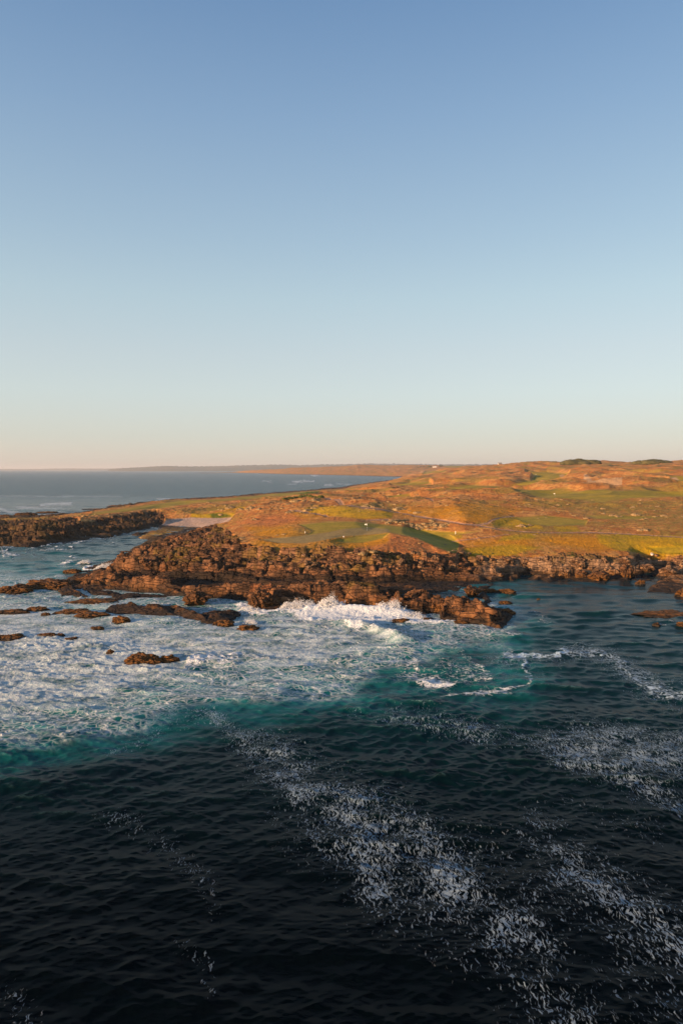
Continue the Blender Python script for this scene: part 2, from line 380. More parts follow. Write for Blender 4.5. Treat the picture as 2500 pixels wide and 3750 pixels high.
# domain warp: coast and ledges get a natural, uneven run
wx = fbm(X / 6, Y / 6, 3, 3) * 1.2 * near + fbm(X / 60, Y / 60, 8, 3) * 9 * (1 - near) * sstep(300, 600, Y)
wy = fbm(X / 5, Y / 9, 13, 3) * .9 * near + fbm(X / 70, Y / 60, 18, 3) * 7 * (1 - near)
Xw, Yw = X + wx, Y + wy
base = sample(BASE, Xw / Yw, np.log(Yw))
soft = sample(BASE_S, U, L)
PX, PY = project(X, Y, np.maximum(soft, 0))
jit = fbm(X / (Y / 40), Y / (Y / 40) / 3, 31, 3) * 14
jy = fbm(X / (Y / 30), Y / 9, 37, 3) * 6
rsd = poly_sd(PX + jit * 1.2, PY + jy * 1.2, rock_poly)
rock = sstep(-3, 3, rsd)
# beyond the traced shore a band of low rock follows the waterline
shore = (1 - sstep(1.2, 2.6, base + fbm(X / 12, Y / 12, 41, 3) * 1.5)) * sstep(300, 380, Y) * (1 - sstep(2600, 3200, Y) * 0.5)
beach = sstep(-1, 2, poly_sd(PX + jit * .4, PY + jy * .3, BEACH))
rock = np.maximum(rock, shore) * (1 - beach)
h = base * rock + (soft * .85 + base * .15) * (1 - rock)

def masked(fn, m, th=0.02):
    r = np.zeros(X.shape); k = m > th
    if k.any(): r[k] = fn(X[k], Y[k])
    return r
def rockfn(x, y):
    # tilted beds running along the shore: each rises in a steep face towards the open water and dips away behind
    ca, sa = math.cos(-0.17), math.sin(-0.17)
    a = x * ca - y * sa; b = -(-x * sa - y * ca)
    b = x * -sa * 1.0 + y * ca
    wob = fbm(x / 14, y / 8, 51, 3) * 3.0
    def beds(w, amp, seed, jl):
        s_ = (b + wob + fbm(x / 3.5, y / 3.5, seed, 2) * w * .12) / w
        n = np.floor(s_); fr = s_ - n
        jn = np.floor(a / jl + hash2(n, n * 0, seed + 1) * 7 + .25 * perlin(x / 2, y / 2, seed + 4))
        v = hash2(n, jn, seed + 2); hgt = amp * (.35 + 1.1 * v)
        return hgt * (1 - fr) ** 1.2 * sstep(0, .06, fr) - amp * .45
    f1, f2, v2, ox, oy = worley(a / 5.5 + 9, b / 2.2 + 4, 71)
    c1, c2, cv, _, _ = worley(a / 8.5 + 3, b / 5.5, 341)
    big = beds(6.5, 2.3, 301, 14.0) + (cv - .4) * .9 - (1 - sstep(.03, .13, c2 - c1)) * 1.6
    mid = beds(2.4, .9, 321, 6.5) + (v2 - .5) * .22 - (1 - sstep(0, .06, f2 - f1)) * .25
    f1, f2, v3, ox, oy = worley(a / .9, b / .7, 81)
    small = (v3 - .5) * .16 + oy * .08
    return big, mid, small, fbm(x / .9, y / .9, 91, 3)
K = rock > 0.02
amp = np.zeros(X.shape)
big = np.zeros(X.shape); mid = np.zeros(X.shape); small = np.zeros(X.shape); fine = np.zeros(X.shape)
big[K], mid[K], small[K], fine[K] = rockfn(X[K], Y[K])
rough_amt = (0.35 + 0.65 * sstep(-2.0, 1.2, base)) * (0.12 + 0.88 * sstep(0.8, 2.6, base)) 
front = sstep(2082, 2098, PY) * (1 - sstep(1780, 1840, PX)) * sstep(380, 460, PX)
# the beds crop out as steps: treads with short risers
kk = (base + .035 * X + .45 * fbm(X / 7, Y / 4, 351, 3)) / 1.5
fl = np.floor(kk); fk = kk - fl
terr = (fl + sstep(.55, .80, fk)) * 1.5 - .035 * X - .45 * fbm(X / 7, Y / 4, 351, 3)
h = h + (terr - base) * .95 * rock * nearr * sstep(.6, 1.5, base)
h = h + rock * sstep(235, 260, Y) * (1 - sstep(560, 640, PX)) * fbm(X / 9, Y / 7, 361, 3) * 1.6
rub = sstep(1700, 1800, PX) * sstep(2030, 2060, PY) * sstep(160, 168, Y)          # the low rubble shore on the right is broken finer
h = h + rock * nearr * (big * (.85 - .50 * rub - .50 * front) * rough_amt + mid * (1.0 - .1 * rub - .25 * front) * rough_amt + (small * .6 + fine * .22) * (.6 + .4 * rough_amt))
h = h + rock * (1 - nearr) * (fbm(X / 14, Y / 9, 97, 4) * 1.6 + fbm(X / 4, Y / 5, 99, 3) * 1.1)
# grassland relief: dunes, hummocks, tussocks
G = (1 - rock) * (1 - beach)
smooth = np.zeros(X.shape)
for P in [PUTT] + GREENS: smooth = np.maximum(smooth, sstep(-6, 3, poly_sd(PX, PY, P)))
dune = fbm(X / 55, Y / 70, 101, 3) * 2.6 * sstep(270, 520, Y) * (1 - .5 * sstep(700, 1100, Y)) + fbm(X / 160, Y / 220, 103, 2) * 8.0 * sstep(700, 1500, Y) * sstep(3, 12, soft) * (1 - .5 * sstep(1200, 1500, Y))
ridge = (1 - np.abs(fbm(X / 60 + .3, Y / 55, 105, 2)) * 2.4) * 3.6 * sstep(260, 450, Y) * sstep(3, 9, soft)
hum = fbm(X / 9, Y / 9, 107, 3) * .9 * sstep(220, 330, Y) * (1 - .6 * sstep(450, 900, Y))
tus = np.abs(fbm(X / 2.2, Y / 2.2, 109, 3)) * 1.1
tus2 = np.abs(perlin(X / .9, Y / .9, 113)) * .35 * near
h = h + G * ((dune + ridge) * (1 - .3 * smooth) + (hum + (tus + tus2) * (.35 + .25 * sstep(240, 400, Y))) * (1 - smooth))
h = h + G * (1 - smooth) * sstep(450, 900, Y) * (fbm(X / 14, Y / 30, 115, 3) * .5 + (1 - np.abs(fbm(X / 120, Y / 170, 119, 3)) * 2.2) * 4.0 * sstep(6, 14, soft) * (1 - .6 * sstep(1150, 1500, Y)))
h = h + beach * fbm(X / 1.5, Y / 1.5, 117, 3) * .18
LAND = h
Z = h

# ---------------- albedo of the land (own colours, plus gully shade painted into the rock)
def C(*c): return np.array(c, float)
def mix(a, b, t): return a * (1 - t[..., None]) + b * t[..., None]
n1 = fbm(X / 14, Y / 14, 201, 4) * (1 - .5 * sstep(600, 1500, Y)); n2 = fbm(X / 3, Y / 3, 205, 3) * (1 - .75 * sstep(280, 900, Y)); n3 = fbm(X / 50, Y / 50, 209, 3); n4 = perlin(X / .7, Y / .7, 213)
nf = fbm(U * 120, L * 60, 219, 4)
col = np.zeros(X.shape + (3,)) + C(.36, .155, .05)
col = mix(col, C(.44, .235, .085), sstep(-.15, .25, n1 + .3 * n2))
col = mix(col, C(.235, .165, .04), sstep(.0, .35, n3 + .4 * nf) * .8)
col = mix(col, C(.24, .09, .03), sstep(.1, .35, -n2 + .3 * n1) * .6)
rightg = sstep(1750, 2100, PX) * (1 - sstep(1770, 1790, 1790 - (PY - 1790)))
def region(col, polys, c, soft_px=3, brk=.5, c2=None):
    m = np.zeros(X.shape)
    for P in polys: m = np.maximum(m, sstep(-soft_px, soft_px, poly_sd(PX + jit * .6, PY + jy * .35, P)))
    k = m * (1 - brk * sstep(.0, .4, n2 + n1))
    cc = c if c2 is None else mix(np.zeros(X.shape + (3,)) + c, c2, sstep(-.2, .3, n1))
    return mix(col, cc, k), m
fieldg = sstep(-20, 20, poly_sd(PX, PY, [(1900,1820),(2500,1835),(2900,1830),(2900,1940),(2400,1935),(2150,1890),(1990,1860)]))
col = mix(col, C(.24, .17, .045), fieldg * (.35 + .65 * sstep(-.2, .3, nf)))
col, _ = region(col, ORANGES, C(.44, .21, .025), 20, .35, C(.38, .20, .035))
col, _ = region(col, LIMES, C(.40, .25, .012), 6, .3, C(.28, .21, .015))
col, _ = region(col, REDS, C(.40, .16, .06), 10, .25)
col, mg = region(col, GREENS, C(.235, .185, .026), 4, .08, C(.30, .215, .035))
col, _ = region(col, DARKS, C(.07, .09, .01), 3, .1)
mp = sstep(-1.5, 1.5, poly_sd(PX, PY, PUTT))
col = mix(col, C(.30, .215, .085), mp)
path = np.zeros(X.shape)
for pts, yw in PATHS:
    d, w = line_d(PX, PY, pts, yw)
    path = np.maximum(path, 1 - sstep(w - 2, w + 2, d))
path *= (1 - rock)
col = mix(col, C(.30, .185, .125), path)
sand = np.zeros(X.shape)
for P in SANDS: sand = np.maximum(sand, sstep(-1.5, 1.5, poly_sd(PX + jit * .8, PY + jy * .5, P)))
col = mix(col, C(.42, .27, .15), sand)
col *= (1 + .22 * n2 + .22 * n4 * near)[..., None] * (1 - .10 * mp[..., None])
# rock: brown and rust, pale lichen high up, ochre weed and dark wet band near the waterline
rc = np.zeros(X.shape + (3,)) + C(.175, .080, .034)
rc = mix(rc, C(.27, .135, .062), sstep(-.3, .4, mid * .5 + n2))
rc = mix(rc, C(.32, .115, .042), sstep(.05, .4, n1) * .6)
rc = mix(rc, C(.07, .038, .021), sstep(-.08, .3, -n2 + .5 * n1 + .2 * n4))
high = sstep(3.2, 6.0, h)
rc = mix(rc, C(.40, .22, .125), (.25 + .4 * sstep(0, .3, n4 + n1)) * high)
rc = mix(rc, C(.40, .27, .17), rub * (.45 + .40 * sstep(-.2, .2, n2)))
rc = mix(rc, C(.20, .085, .014), (1 - sstep(.8, 2.2, h + n2)) * .75)
rc = mix(rc, C(.040, .027, .017), 1 - sstep(.5, 1.7, h + n2 * 1.6 + .5 * n1))
dh = sstep(1900, 1940, 3200 - PX * 2)                       # weed-dark rock of the left headland
lefth = (1 - sstep(560, 620, PX)) * sstep(230, 260, Y)
rc = mix(rc, C(.075, .052, .022), lefth * (.65 + .3 * sstep(-.1, .3, n1)))
gul_shade = sstep(-7, 7, poly_sd(PX + jit, PY + jy * .5, [(430,2078),(560,2082),(700,2092),(900,2088),(1100,2092),(1300,2096),(1500,2104),(1640,2114),(1760,2128),(1770,2165),(1640,2156),(1560,2146),(1400,2134),(1200,2130),(1050,2136),(900,2132),(700,2132),(540,2108),(430,2108)])) * sstep(154, 158, Y) * (1 - sstep(2.6, 3.4, base))
gul_shade = np.maximum(gul_shade, sstep(-5, 5, poly_sd(PX + jit, PY + jy * .4, [(480,2168),(700,2176),(980,2186),(1000,2204),(860,2212),(700,2204),(480,2192)])))
rc = mix(rc, C(.020, .016, .012), gul_shade * .93)  # ridge shade painted into the rock colour along the wet gullies
wst = (1 - sstep(760, 1050, PX)) * sstep(380, 440, PX) * (1 - sstep(225, 240, Y))
rc = rc * (1 - .45 * wst * sstep(-.3, .15, n1 + .5 * n2))[..., None]
rc = mix(rc, C(.055, .032, .019), nearr * (1 - rub) * sstep(.04, .22, fbm(X / 9, Y / 2.6, 371, 3)) * .8)
# grass in the hollows of the upper rock
ing = rock * near * sstep(3.4, 5.0, base) * sstep(.0, .22, n1 + .4 * n2) * (1 - lefth * .5)
rc = mix(rc, C(.17, .12, .018), ing * .55)
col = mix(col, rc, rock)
col = mix(col, C(.46, .34, .27), beach)
col = mix(col, C(.30, .20, .15), beach * sstep(.1, .3, n4) * .6)
lum = col.mean(-1, keepdims=True)
col = np.where(rock[..., None] > .5, col * np.array([.86, .80, .76]), (lum + (col - lum) * 1.12) * np.array([1.06, 1.03, 1.0]))
col = np.clip(col, .006, .9)

def mesh_obj(name, verts, faces, mat, attrs=None, smooth=True, parent=None):
    """verts (n,3), faces (m,k) arrays -> one mesh object"""
    me = bpy.data.meshes.new(name)
    verts = np.ascontiguousarray(verts, dtype=np.float32); faces = np.ascontiguousarray(faces, dtype=np.int32)
    m, k = faces.shape
    me.vertices.add(len(verts)); me.vertices.foreach_set('co', verts.ravel())
    me.loops.add(m * k); me.loops.foreach_set('vertex_index', faces.ravel())
    me.polygons.add(m)
    me.polygons.foreach_set('loop_start', np.arange(0, m * k, k, dtype=np.int32))
    me.polygons.foreach_set('loop_total', np.full(m, k, dtype=np.int32))
    me.update(calc_edges=True)
    me.polygons.foreach_set('use_smooth', np.full(m, smooth, dtype=bool))
    for an, av in (attrs or {}).items():
        if av.ndim == 1:
            a = me.attributes.new(an, 'FLOAT', 'POINT'); a.data.foreach_set('value', av.astype(np.float32))
        else:
            a = me.attributes.new(an, 'FLOAT_COLOR', 'POINT')
            a.data.foreach_set('color', np.concatenate([av, np.ones((len(av), 1))], 1).astype(np.float32).ravel())
    if mat: me.materials.append(mat)
    ob = bpy.data.objects.new(name, me)
    COL.objects.link(ob)
    if parent: ob.parent = parent
    return ob
def tag(o, label=None, cat=None, group=None, kind=None):
    if label: o['label'] = label
    if cat: o['category'] = cat
    if group: o['group'] = group
    if kind: o['kind'] = kind
    return o

# ------------------------------------------------------------------ material helpers
class NT:
    def __init__(s, name):
        s.m = bpy.data.materials.new(name); s.m.use_nodes = True
        s.t = s.m.node_tree; s.t.nodes.clear()
        s.out = s.t.nodes.new('ShaderNodeOutputMaterial')
        s.co = s.t.nodes.new('ShaderNodeTexCoord').outputs['Object']
    def n(s, typ, ins=None, **kw):
        nd = s.t.nodes.new(typ)
        for k, v in kw.items(): setattr(nd, k, v)
        for k, v in (ins or {}).items():
            if hasattr(v, 'is_output') or isinstance(v, bpy.types.NodeSocket): s.t.links.new(v, nd.inputs[k])
            else: nd.inputs[k].default_value = v
        return nd
    def math(s, op, a, b=0.0, c=0.0, clamp=False):
        nd = s.n('ShaderNodeMath', {0: a, 1: b, 2: c}, operation=op, use_clamp=clamp); return nd.outputs[0]
    def noise(s, vec, scale, detail=3, rough=.5, dist=0.0):
        return s.n('ShaderNodeTexNoise', {'Vector': vec, 'Scale': scale, 'Detail': detail, 'Roughness': rough, 'Distortion': dist}).outputs['Fac']
    def mapping(s, vec, sc, rot=(0, 0, 0)):
        return s.n('ShaderNodeMapping', {'Vector': vec, 'Scale': sc, 'Rotation': rot}).outputs[0]
    def rng(s, v, a, b, c=0.0, d=1.0, smooth=True):
        return s.n('ShaderNodeMapRange', {'Value': v, 'From Min': a, 'From Max': b, 'To Min': c, 'To Max': d}, interpolation_type='SMOOTHSTEP' if smooth else 'LINEAR').outputs['Result']
    def mixc(s, f, a, b, blend='MIX'):
        return s.n('ShaderNodeMix', {'Factor': f, 'A': a, 'B': b}, data_type='RGBA', blend_type=blend).outputs['Result'] if False else s._mixc(f, a, b, blend)
    def _mixc(s, f, a, b, blend):
        nd = s.t.nodes.new('ShaderNodeMix'); nd.data_type = 'RGBA'; nd.blend_type = blend
        for idx, v in ((0, f), (6, a), (7, b)):
            if isinstance(v, bpy.types.NodeSocket): s.t.links.new(v, nd.inputs[idx])
            else: nd.inputs[idx].default_value = v if idx == 0 else (*v, 1) if len(v) == 3 else v
        return nd.outputs[2]
    def attr(s, name, what='Fac'):
        return s.n('ShaderNodeAttribute', attribute_name=name).outputs[what]
    def bump(s, h, dist, strength=1.0, nrm=None):
        i = {'Height': h, 'Distance': dist, 'Strength': strength}
        if nrm is not None: i['Normal'] = nrm
        return s.n('ShaderNodeBump', i).outputs[0]
    def done(s, shader):
        s.t.links.new(shader, s.out.inputs['Surface']); return s.m
    def bsdf(s, **ins):
        return s.n('ShaderNodeBsdfPrincipled', {k.replace('_', ' '): v for k, v in ins.items()}).outputs[0]

def land_material():
    t = NT('land')
    c = t.attr('col', 'Color'); rk = t.attr('rock'); fr = t.attr('far')
    v = t.noise(t.co, 1.6, 5, .65)
    v2 = t.noise(t.co, .35, 4, .6)
    f = t.math('MULTIPLY', t.n('ShaderNodeMix', {0: rk, 2: t.rng(v, .25, .75, .86, 1.14, False), 3: t.rng(v, .25, .75, .70, 1.3, False)}).outputs[0], t.rng(v2, .3, .7, .85, 1.15, False))
    cc = t.n('ShaderNodeVectorMath', {0: c, 'Scale': f}, operation='SCALE').outputs[0]
    # joints on rock faces: steep, closely spaced cracks
    m = t.mapping(t.co, (.30, .55, 1.15), (.1, .14, .1))
    cr = t.n('ShaderNodeTexVoronoi', {'Vector': m, 'Scale': 1.0, 'Randomness': 1.0}, feature='DISTANCE_TO_EDGE').outputs['Distance']
    crack = t.rng(cr, 0.0, .075, 0, 1)
    darkc = t.math('MAXIMUM', t.math('MULTIPLY_ADD', crack, .42, .58), t.math('SUBTRACT', 1.0, rk))
    cc = t.n('ShaderNodeVectorMath', {0: cc, 'Scale': darkc}, operation='SCALE').outputs[0]
    rbh = t.math('ADD', t.math('MULTIPLY', crack, .6), t.math('ADD', t.noise(t.co, .9, 6, .7), t.math('MULTIPLY', t.noise(m, 1.5, 4, .6), .6)))
    gb = t.math('ADD', t.noise(t.co, 1.2, 5, .7), t.noise(t.mapping(t.co, (1, 1, .3)), 4.0, 3, .6))
    nb = t.bump(t.math('MULTIPLY', rbh, rk), .55)
    gs = t.math('MULTIPLY', t.math('SUBTRACT', 1.0, rk), gb)
    nb = t.bump(t.math('MULTIPLY', gs, t.attr('tuss')), .45, 1.0, nb)
    return t.done(t.bsdf(Base_Color=cc, Roughness=.85, Specular_IOR_Level=.2, Normal=nb))
M_LAND = land_material()

nr, nc = X.shape
idx = np.arange(nr * nc).reshape(nr, nc)
quads = np.stack([idx[:-1, :-1], idx[:-1, 1:], idx[1:, 1:], idx[1:, :-1]], -1).reshape(-1, 4)
zf = Z.ravel()
keep = zf[quads].max(1) > -1.2
quads = quads[keep]
V = np.stack([X, Y, Z], -1).reshape(-1, 3)
A = dict(col=col.reshape(-1, 3), rock=np.clip(rock, 0, 1).ravel(), far=(1 - near).ravel(), tuss=(np.clip(1 - np.maximum(smooth, path) * .85, 0, 1) * (1 - .8 * sstep(250, 800, Y))).ravel())
q0 = quads[:, 0]
cls = np.zeros(len(quads), int)                              # 0 heath
cls[(mg.ravel()[q0] > .5)] = 1
cls[(mp.ravel()[q0] > .5)] = 2
cls[(path.ravel()[q0] > .5)] = 3
cls[(sand.ravel()[q0] > .5)] = 4
cls[(rock.ravel()[q0] > .5)] = 5
cls[(beach.ravel()[q0] > .5)] = 6
cls[(Y.ravel()[q0] > 2450) & ((U.ravel()[q0] < .14) | (Y.ravel()[q0] > 2700))] = 7
cls[(cls == 5) & (PX.ravel()[q0] < 600) & (Y.ravel()[q0] > 240)] = 8
for k, nm in enumerate(['heath_ground', 'fairway', 'putting_green', 'path', 'sand', 'rocky_shore', 'beach', 'far_headland', 'headland_rocks']):
    f = quads[cls == k]
    if len(f) == 0: continue
    used, inv = np.unique(f, return_inverse=True)
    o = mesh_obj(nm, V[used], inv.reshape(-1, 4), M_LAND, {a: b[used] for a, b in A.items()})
    tag(o, kind='structure')

YS = Y[:, 0]; US = U[0]
def land_z(x, y):
    u = x / y
    j = min(max(int(np.searchsorted(YS, y)) - 1, 0), nr - 2); i = min(max(int(np.searchsorted(US, u)) - 1, 0), nc - 2)
    b = min(max((y - YS[j]) / (YS[j + 1] - YS[j]), 0), 1); a = min(max((u - US[i]) / (US[i + 1] - US[i]), 0), 1)
    return float((Z[j, i] * (1 - a) + Z[j, i + 1] * a) * (1 - b) + (Z[j + 1, i] * (1 - a) + Z[j + 1, i + 1] * a) * b)
def hit(px, py, y0=125.0):
    """where the line of sight through a photograph point first meets land or water"""
    a, fy, fz = ray(px, py)
    y = y0
    while y < 7000:
        t = y / fy
        z = CAM_H + fz * t
        if z <= max(land_z(a * t, y), 0.0): return a * t, y, max(land_z(a * t, y), 0.0)
        y *= 1.0015
    return a * 7000, 7000, 0

exec_objects = True
# ------------------------------------------------------------------ sea
def sea():
    g = .561 * 1.035 ** np.arange(0, 50)
    us = np.concatenate([-g[::-1], np.arange(-0.56, 0.56, 0.00165), g])
    ys = [5.0]
    while ys[-1] < 90000:
        y = ys[-1]
        dy = max(.035, .62 * y * y / (683 * 30))
        if y < 31: dy = .16
        if y < 480: dy = min(dy, .95)
        elif y < 1500: dy = min(dy, 1.0 + (y - 480) * .02)
        else: dy = min(dy, y * .05)
        ys.append(y + dy)
    ys = np.array(ys)
    U, Y = np.meshgrid(us, ys); X = U * Y
    X = X * (1 + 0 * Y)
    dyr = np.gradient(ys)[:, None]; dxr = ys[:, None] * np.gradient(us)[None, :]
    cell = np.maximum(dyr, dxr)
    r2 = np.random.default_rng(3)
    H = np.zeros(X.shape); DX = np.zeros(X.shape); DY = np.zeros(X.shape)
    fade = 1 - sstep(420, 650, Y)
    nw = 110
    turb = None
    for i in range(nw):
        lam = .36 * (26 / .36) ** ((i + r2.random()) / nw)
        main_dir = math.radians(98)
        th = main_dir + r2.normal() * (.46 if lam > 1.5 else .62)
        k = 2 * math.pi / lam
        slope = .074 if lam < 2.2 else .050 if lam < 5 else .030 if lam < 11 else .016
        a = slope / k
        bad = (cell[:, len(us) // 2] * 2.6 >= lam) & (ys > 34)
        n = int(np.argmax(bad)) if bad.any() else len(ys)
        n = min(n, int(np.searchsorted(ys, 650)))
        if n < 2: continue
        att = np.clip((lam / cell[:n] - 2.6) / 2.5, 0, 1) * fade[:n]
        ph = k * (math.cos(th) * X[:n] + math.sin(th) * Y[:n]) + r2.random() * 6.283
        c = np.cos(ph); s = np.sin(ph)
        H[:n] += a * att * c
        DX[:n] -= .95 * a * att * s * math.cos(th); DY[:n] -= .95 * a * att * s * math.sin(th)
    # where the crests pinch together
    jac = np.gradient(DY, axis=0) / dyr * -1 * fade
    crest = sstep(.16, .55, jac)
    # patchy sea: gusts and lulls
    gust = (.75 + .6 * fbm(X / 26, Y / 18, 401, 3)) * (.60 + .40 * sstep(38, 80, Y)) * (1 - .25 * (1 - sstep(60, 120, Y)) * (1 - sstep(-6.0, 1.0, X)))
    H *= gust; DX *= gust; DY *= gust
    PX, PY = project(X, Y, 0 * X)
    w1 = fbm(X / 16, Y / 12, 411, 4); w2 = fbm(X / 5, Y / 4, 415, 3)
    jx = w1 * 170 + w2 * 60; jy = w1 * 70 + fbm(X / 9, Y / 7, 419, 4) * 70
    SURF = [(-900,2150),(0,2165),(215,2172),(420,2200),(640,2225),(880,2225),(1050,2215),(1480,2225),(1560,2250),(1830,2262),(1800,2292),(1640,2310),(1540,2350),(1470,2395),(1350,2440),(1220,2475),(1120,2500),
            (1000,2505),(820,2515),(680,2540),(560,2585),(430,2625),(260,2640),(110,2668),(0,2690),(-200,2720),(-900,2760)]
    sd = poly_sd(PX + jx * .5, PY + jy * .5, SURF)
    lace = sstep(-120, 170, sd)
    core = sstep(20, 230, sd) 
    rightthin = sstep(1300, 1800, PX) * .25
    lace = np.clip(lace * (1 - rightthin), 0, 1)
    def stroke(pts, soft=1.0, jit=1.0):
        d, w = line_d(PX + jx * .55 * jit, PY + jy * .55 * jit, pts, 1.0)
        return np.exp(-(d / np.maximum(w, 1)) ** 2 * soft)
    far = np.clip(sum(stroke(p, 1, .12) * s for p, s in [([(430,1852,5),(520,1846,6),(560,1840,4)],.0),
        ([(150,1848,4),(260,1844,5)],.9), ([(1070,1764,3),(1150,1763,3)],.9), ([(1190,1776,3),(1215,1776,3)],1.0), ([(1140,1741,2),(1165,1742,2)],1),
        ([(60,1858,4),(130,1860,5),(230,1862,3)],.5), ([(0,1817,3),(300,1818,3),(450,1817,2)],.28), ([(0,1865,7),(60,1880,6),(140,1890,6),(230,1880,5)],.55), ([(580,1828,2),(620,1826,2)],.8),
        ([(1050,1773,2),(1090,1773,2)],.5), ([(1230,1772,2),(1290,1775,2)],.5), ([(960,1762,2),(990,1762,2)],.5)]), 0, 1)
    dense = sum(stroke(p) * s for p, s in [
        ([(1300,2290,10),(1400,2312,14),(1470,2345,8)], .55), ([(860,2400,14),(960,2425,18),(1060,2400,12)], .6), ([(730,2430,20),(820,2420,30),(880,2435,16)], .65),
        ([(300,2370,16),(480,2372,14)], .4), ([(100,2350,16),(230,2352,12)], .45), ([(880,2225,18),(1000,2245,22),(1250,2240,30),(1500,2262,26),(1620,2280,14)], .95), ([(1650,2272,16),(1830,2275,10)], .5),
        ([(1140,2240,40),(1400,2262,42)], .6), ([(1000,2300,24),(1300,2320,26)], .4), ([(420,2300,12),(640,2300,20)], .4), ([(255,2075,10),(300,2060,12)], .75), ([(285,2110,10),(345,2088,9),(420,2075,8)], 1.0), ([(225,2115,8),(290,2120,8)], .8),
        ([(0,2020,8),(40,2026,6)], .8), ([(125,2050,7),(145,2020,5)], .5), ([(190,2000,4),(290,1978,3),(400,1966,3)], .75), ([(0,2005,5),(150,2002,5),(200,1995,4)], .6),
        ([(0,2185,14),(200,2190,16)], .5), ([(330,2175,8),(300,2190,10)], .6), ([(560,2010,4),(620,1998,4)], .7), ([(1950,2126,4),(2100,2120,3)], .35), ([(1940,2245,10),(2000,2262,8)], .45),
        ([(2400,2262,5),(2500,2266,6)], .5), ([(2430,2288,5),(2450,2290,5)], .6), ([(1800,2225,5),(1830,2224,4)], .6), ([(1640,2158,5),(1700,2160,5)], .5), ([(1470,2210,5),(1570,2222,6)], .8),
        ([(2070,2385,20),(2200,2400,28),(2300,2445,36),(2390,2520,42),(2510,2552,40)], .50), ([(1850,2400,36),(2050,2405,30)], .62), ([(1120,2440,40),(1300,2420,46),(1480,2400,40)], .45), ([(1500,2450,40),(1640,2500,30)], .42), ([(200,2420,30),(500,2480,40),(760,2470,40)], .35), ([(1925,2440,9),(1900,2490,14),(1830,2530,16),(1670,2545,18)], .62), ([(1600,2420,30),(1750,2470,34)], .42), ([(1640,2295,16),(1800,2310,16),(1900,2330,10)], .5), ([(1500,2330,30),(1640,2350,30)], .5),
        ([(1680,2380,14),(1760,2440,18)], .40), ([(1500,2500,20),(1700,2490,24)], .30)])
    dense = np.clip(dense, 0, 1)
    squig = sum(stroke(p) * s for p, s in [
        ([(2070,2385,30),(2200,2400,40),(2300,2445,46),(2390,2520,50),(2510,2552,50)], .7), ([(1820,2420,40),(2050,2430,50)], .5),
        ([(1460,2625,34),(1600,2665,48),(1750,2680,40),(1950,2700,44),(2150,2710,50),(2500,2720,50)], .85),
        ([(2030,2790,44),(2200,2775,66),(2350,2785,60),(2560,2800,66)], 1.25), ([(2200,2830,30),(2400,2900,34),(2560,2960,30)], .95), ([(2100,2640,30),(2350,2680,40)], .5),
        ([(800,2640,30),(960,2740,76),(1080,2850,104),(1200,2980,140),(1330,3080,165),(1440,3180,180)], 1.0), ([(1180,2900,50),(1450,3020,90)], .55),
        ([(1440,3180,110),(1560,3260,140),(1750,3380,150),(1950,3560,150),(2150,3760,150)], .68), ([(1500,3080,70),(1800,3200,130),(2000,3350,150)], .5),
        ([(1950,2990,50),(2060,3110,90),(2200,3250,110),(2330,3340,110),(2520,3480,120)], .85), ([(2300,3560,90),(2500,3700,90)], .38), ([(2050,2950,60),(2500,3050,60)], .18),
        ([(420,3000,40),(600,3090,50),(760,3220,44),(780,3330,30)], .42), ([(640,3450,30),(760,3520,34),(800,3660,30)], .42), ([(30,3620,40),(110,3720,50)], .42), ([(400,2770,24),(640,2640,30),(800,2620,26)], .55),
        ([(400,2980,30),(500,3020,30)], .3), ([(1300,2600,40),(1500,2640,30)], .3)])
    squig = np.clip(squig, 0, 1.1)
    aer = sstep(-230, 30, sd) * (1 - .25 * rightthin)
    aer = np.maximum(aer, .55 * np.exp(-(line_d(PX + jx, PY + jy, [(1000,2540,90),(1500,2480,120),(1900,2470,90)])[0] / 110) ** 2))
    aer = np.maximum(aer, .25 * np.exp(-(line_d(PX + jx, PY + jy, [(0,2040,60),(300,2120,60)])[0] / 70) ** 2))
    # turbulence piles the white water up
    tz = (np.abs(fbm(X / 2.6, Y / 1.3, 431, 4)) * 1.1 - .15 + fbm(X / .9, Y / .7, 437, 2) * .16) * np.clip(cell * 0 + 1, 0, 1)
    H = H * (1 - .35 * core) + core * tz * .42 * (1 - sstep(190, 230, Y)) + dense * (.25 + .8 * np.clip(tz, 0, 2)) * (Y < 400) * (Y > 100)
    # a swell line lifting before the surf, and the breaking crest in the middle
    def swell(pts, hgt, wid, seed):
        P = [at_z(a, b, 0)[:2] for a, b in pts]
        d, _ = line_d(X + fbm(X / 9, Y / 9, seed, 2) * 2, Y, P)
        return hgt * np.exp(-(d / wid) ** 2)
    H += swell([(1250,2290),(1330,2300),(1400,2318),(1475,2352)], 1.1, 1.8, 441) + swell([(-200,2760),(100,2720),(420,2660),(700,2590),(1000,2550)], .7, 4.0, 443) + swell([(-200,2880),(160,2870),(400,2820)], .6, 3.0, 447)
    H += swell([(1150,2236),(1300,2240),(1480,2250)], .9, 2.5, 449)
    ang = np.arctan(X / Y)
    Vs = np.stack([X + DX, Y + DY, H], -1).reshape(-1, 3)
    nr, nc = X.shape
    idx = np.arange(nr * nc).reshape(nr, nc)
    q = np.stack([idx[:-1, :-1], idx[:-1, 1:], idx[1:, 1:], idx[1:, :-1]], -1).reshape(-1, 4)
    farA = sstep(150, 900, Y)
    t = NT('sea_water')
    L_ = t.attr('lace'); D_ = t.attr('dense'); Q_ = t.attr('squig'); A_ = t.attr('aer'); F_ = t.attr('farw')
    co = t.mapping(t.co, (1, 1, 0))
    warp = t.n('ShaderNodeTexNoise', {'Vector': co, 'Scale': .35, 'Detail': 3.0}).outputs['Color']
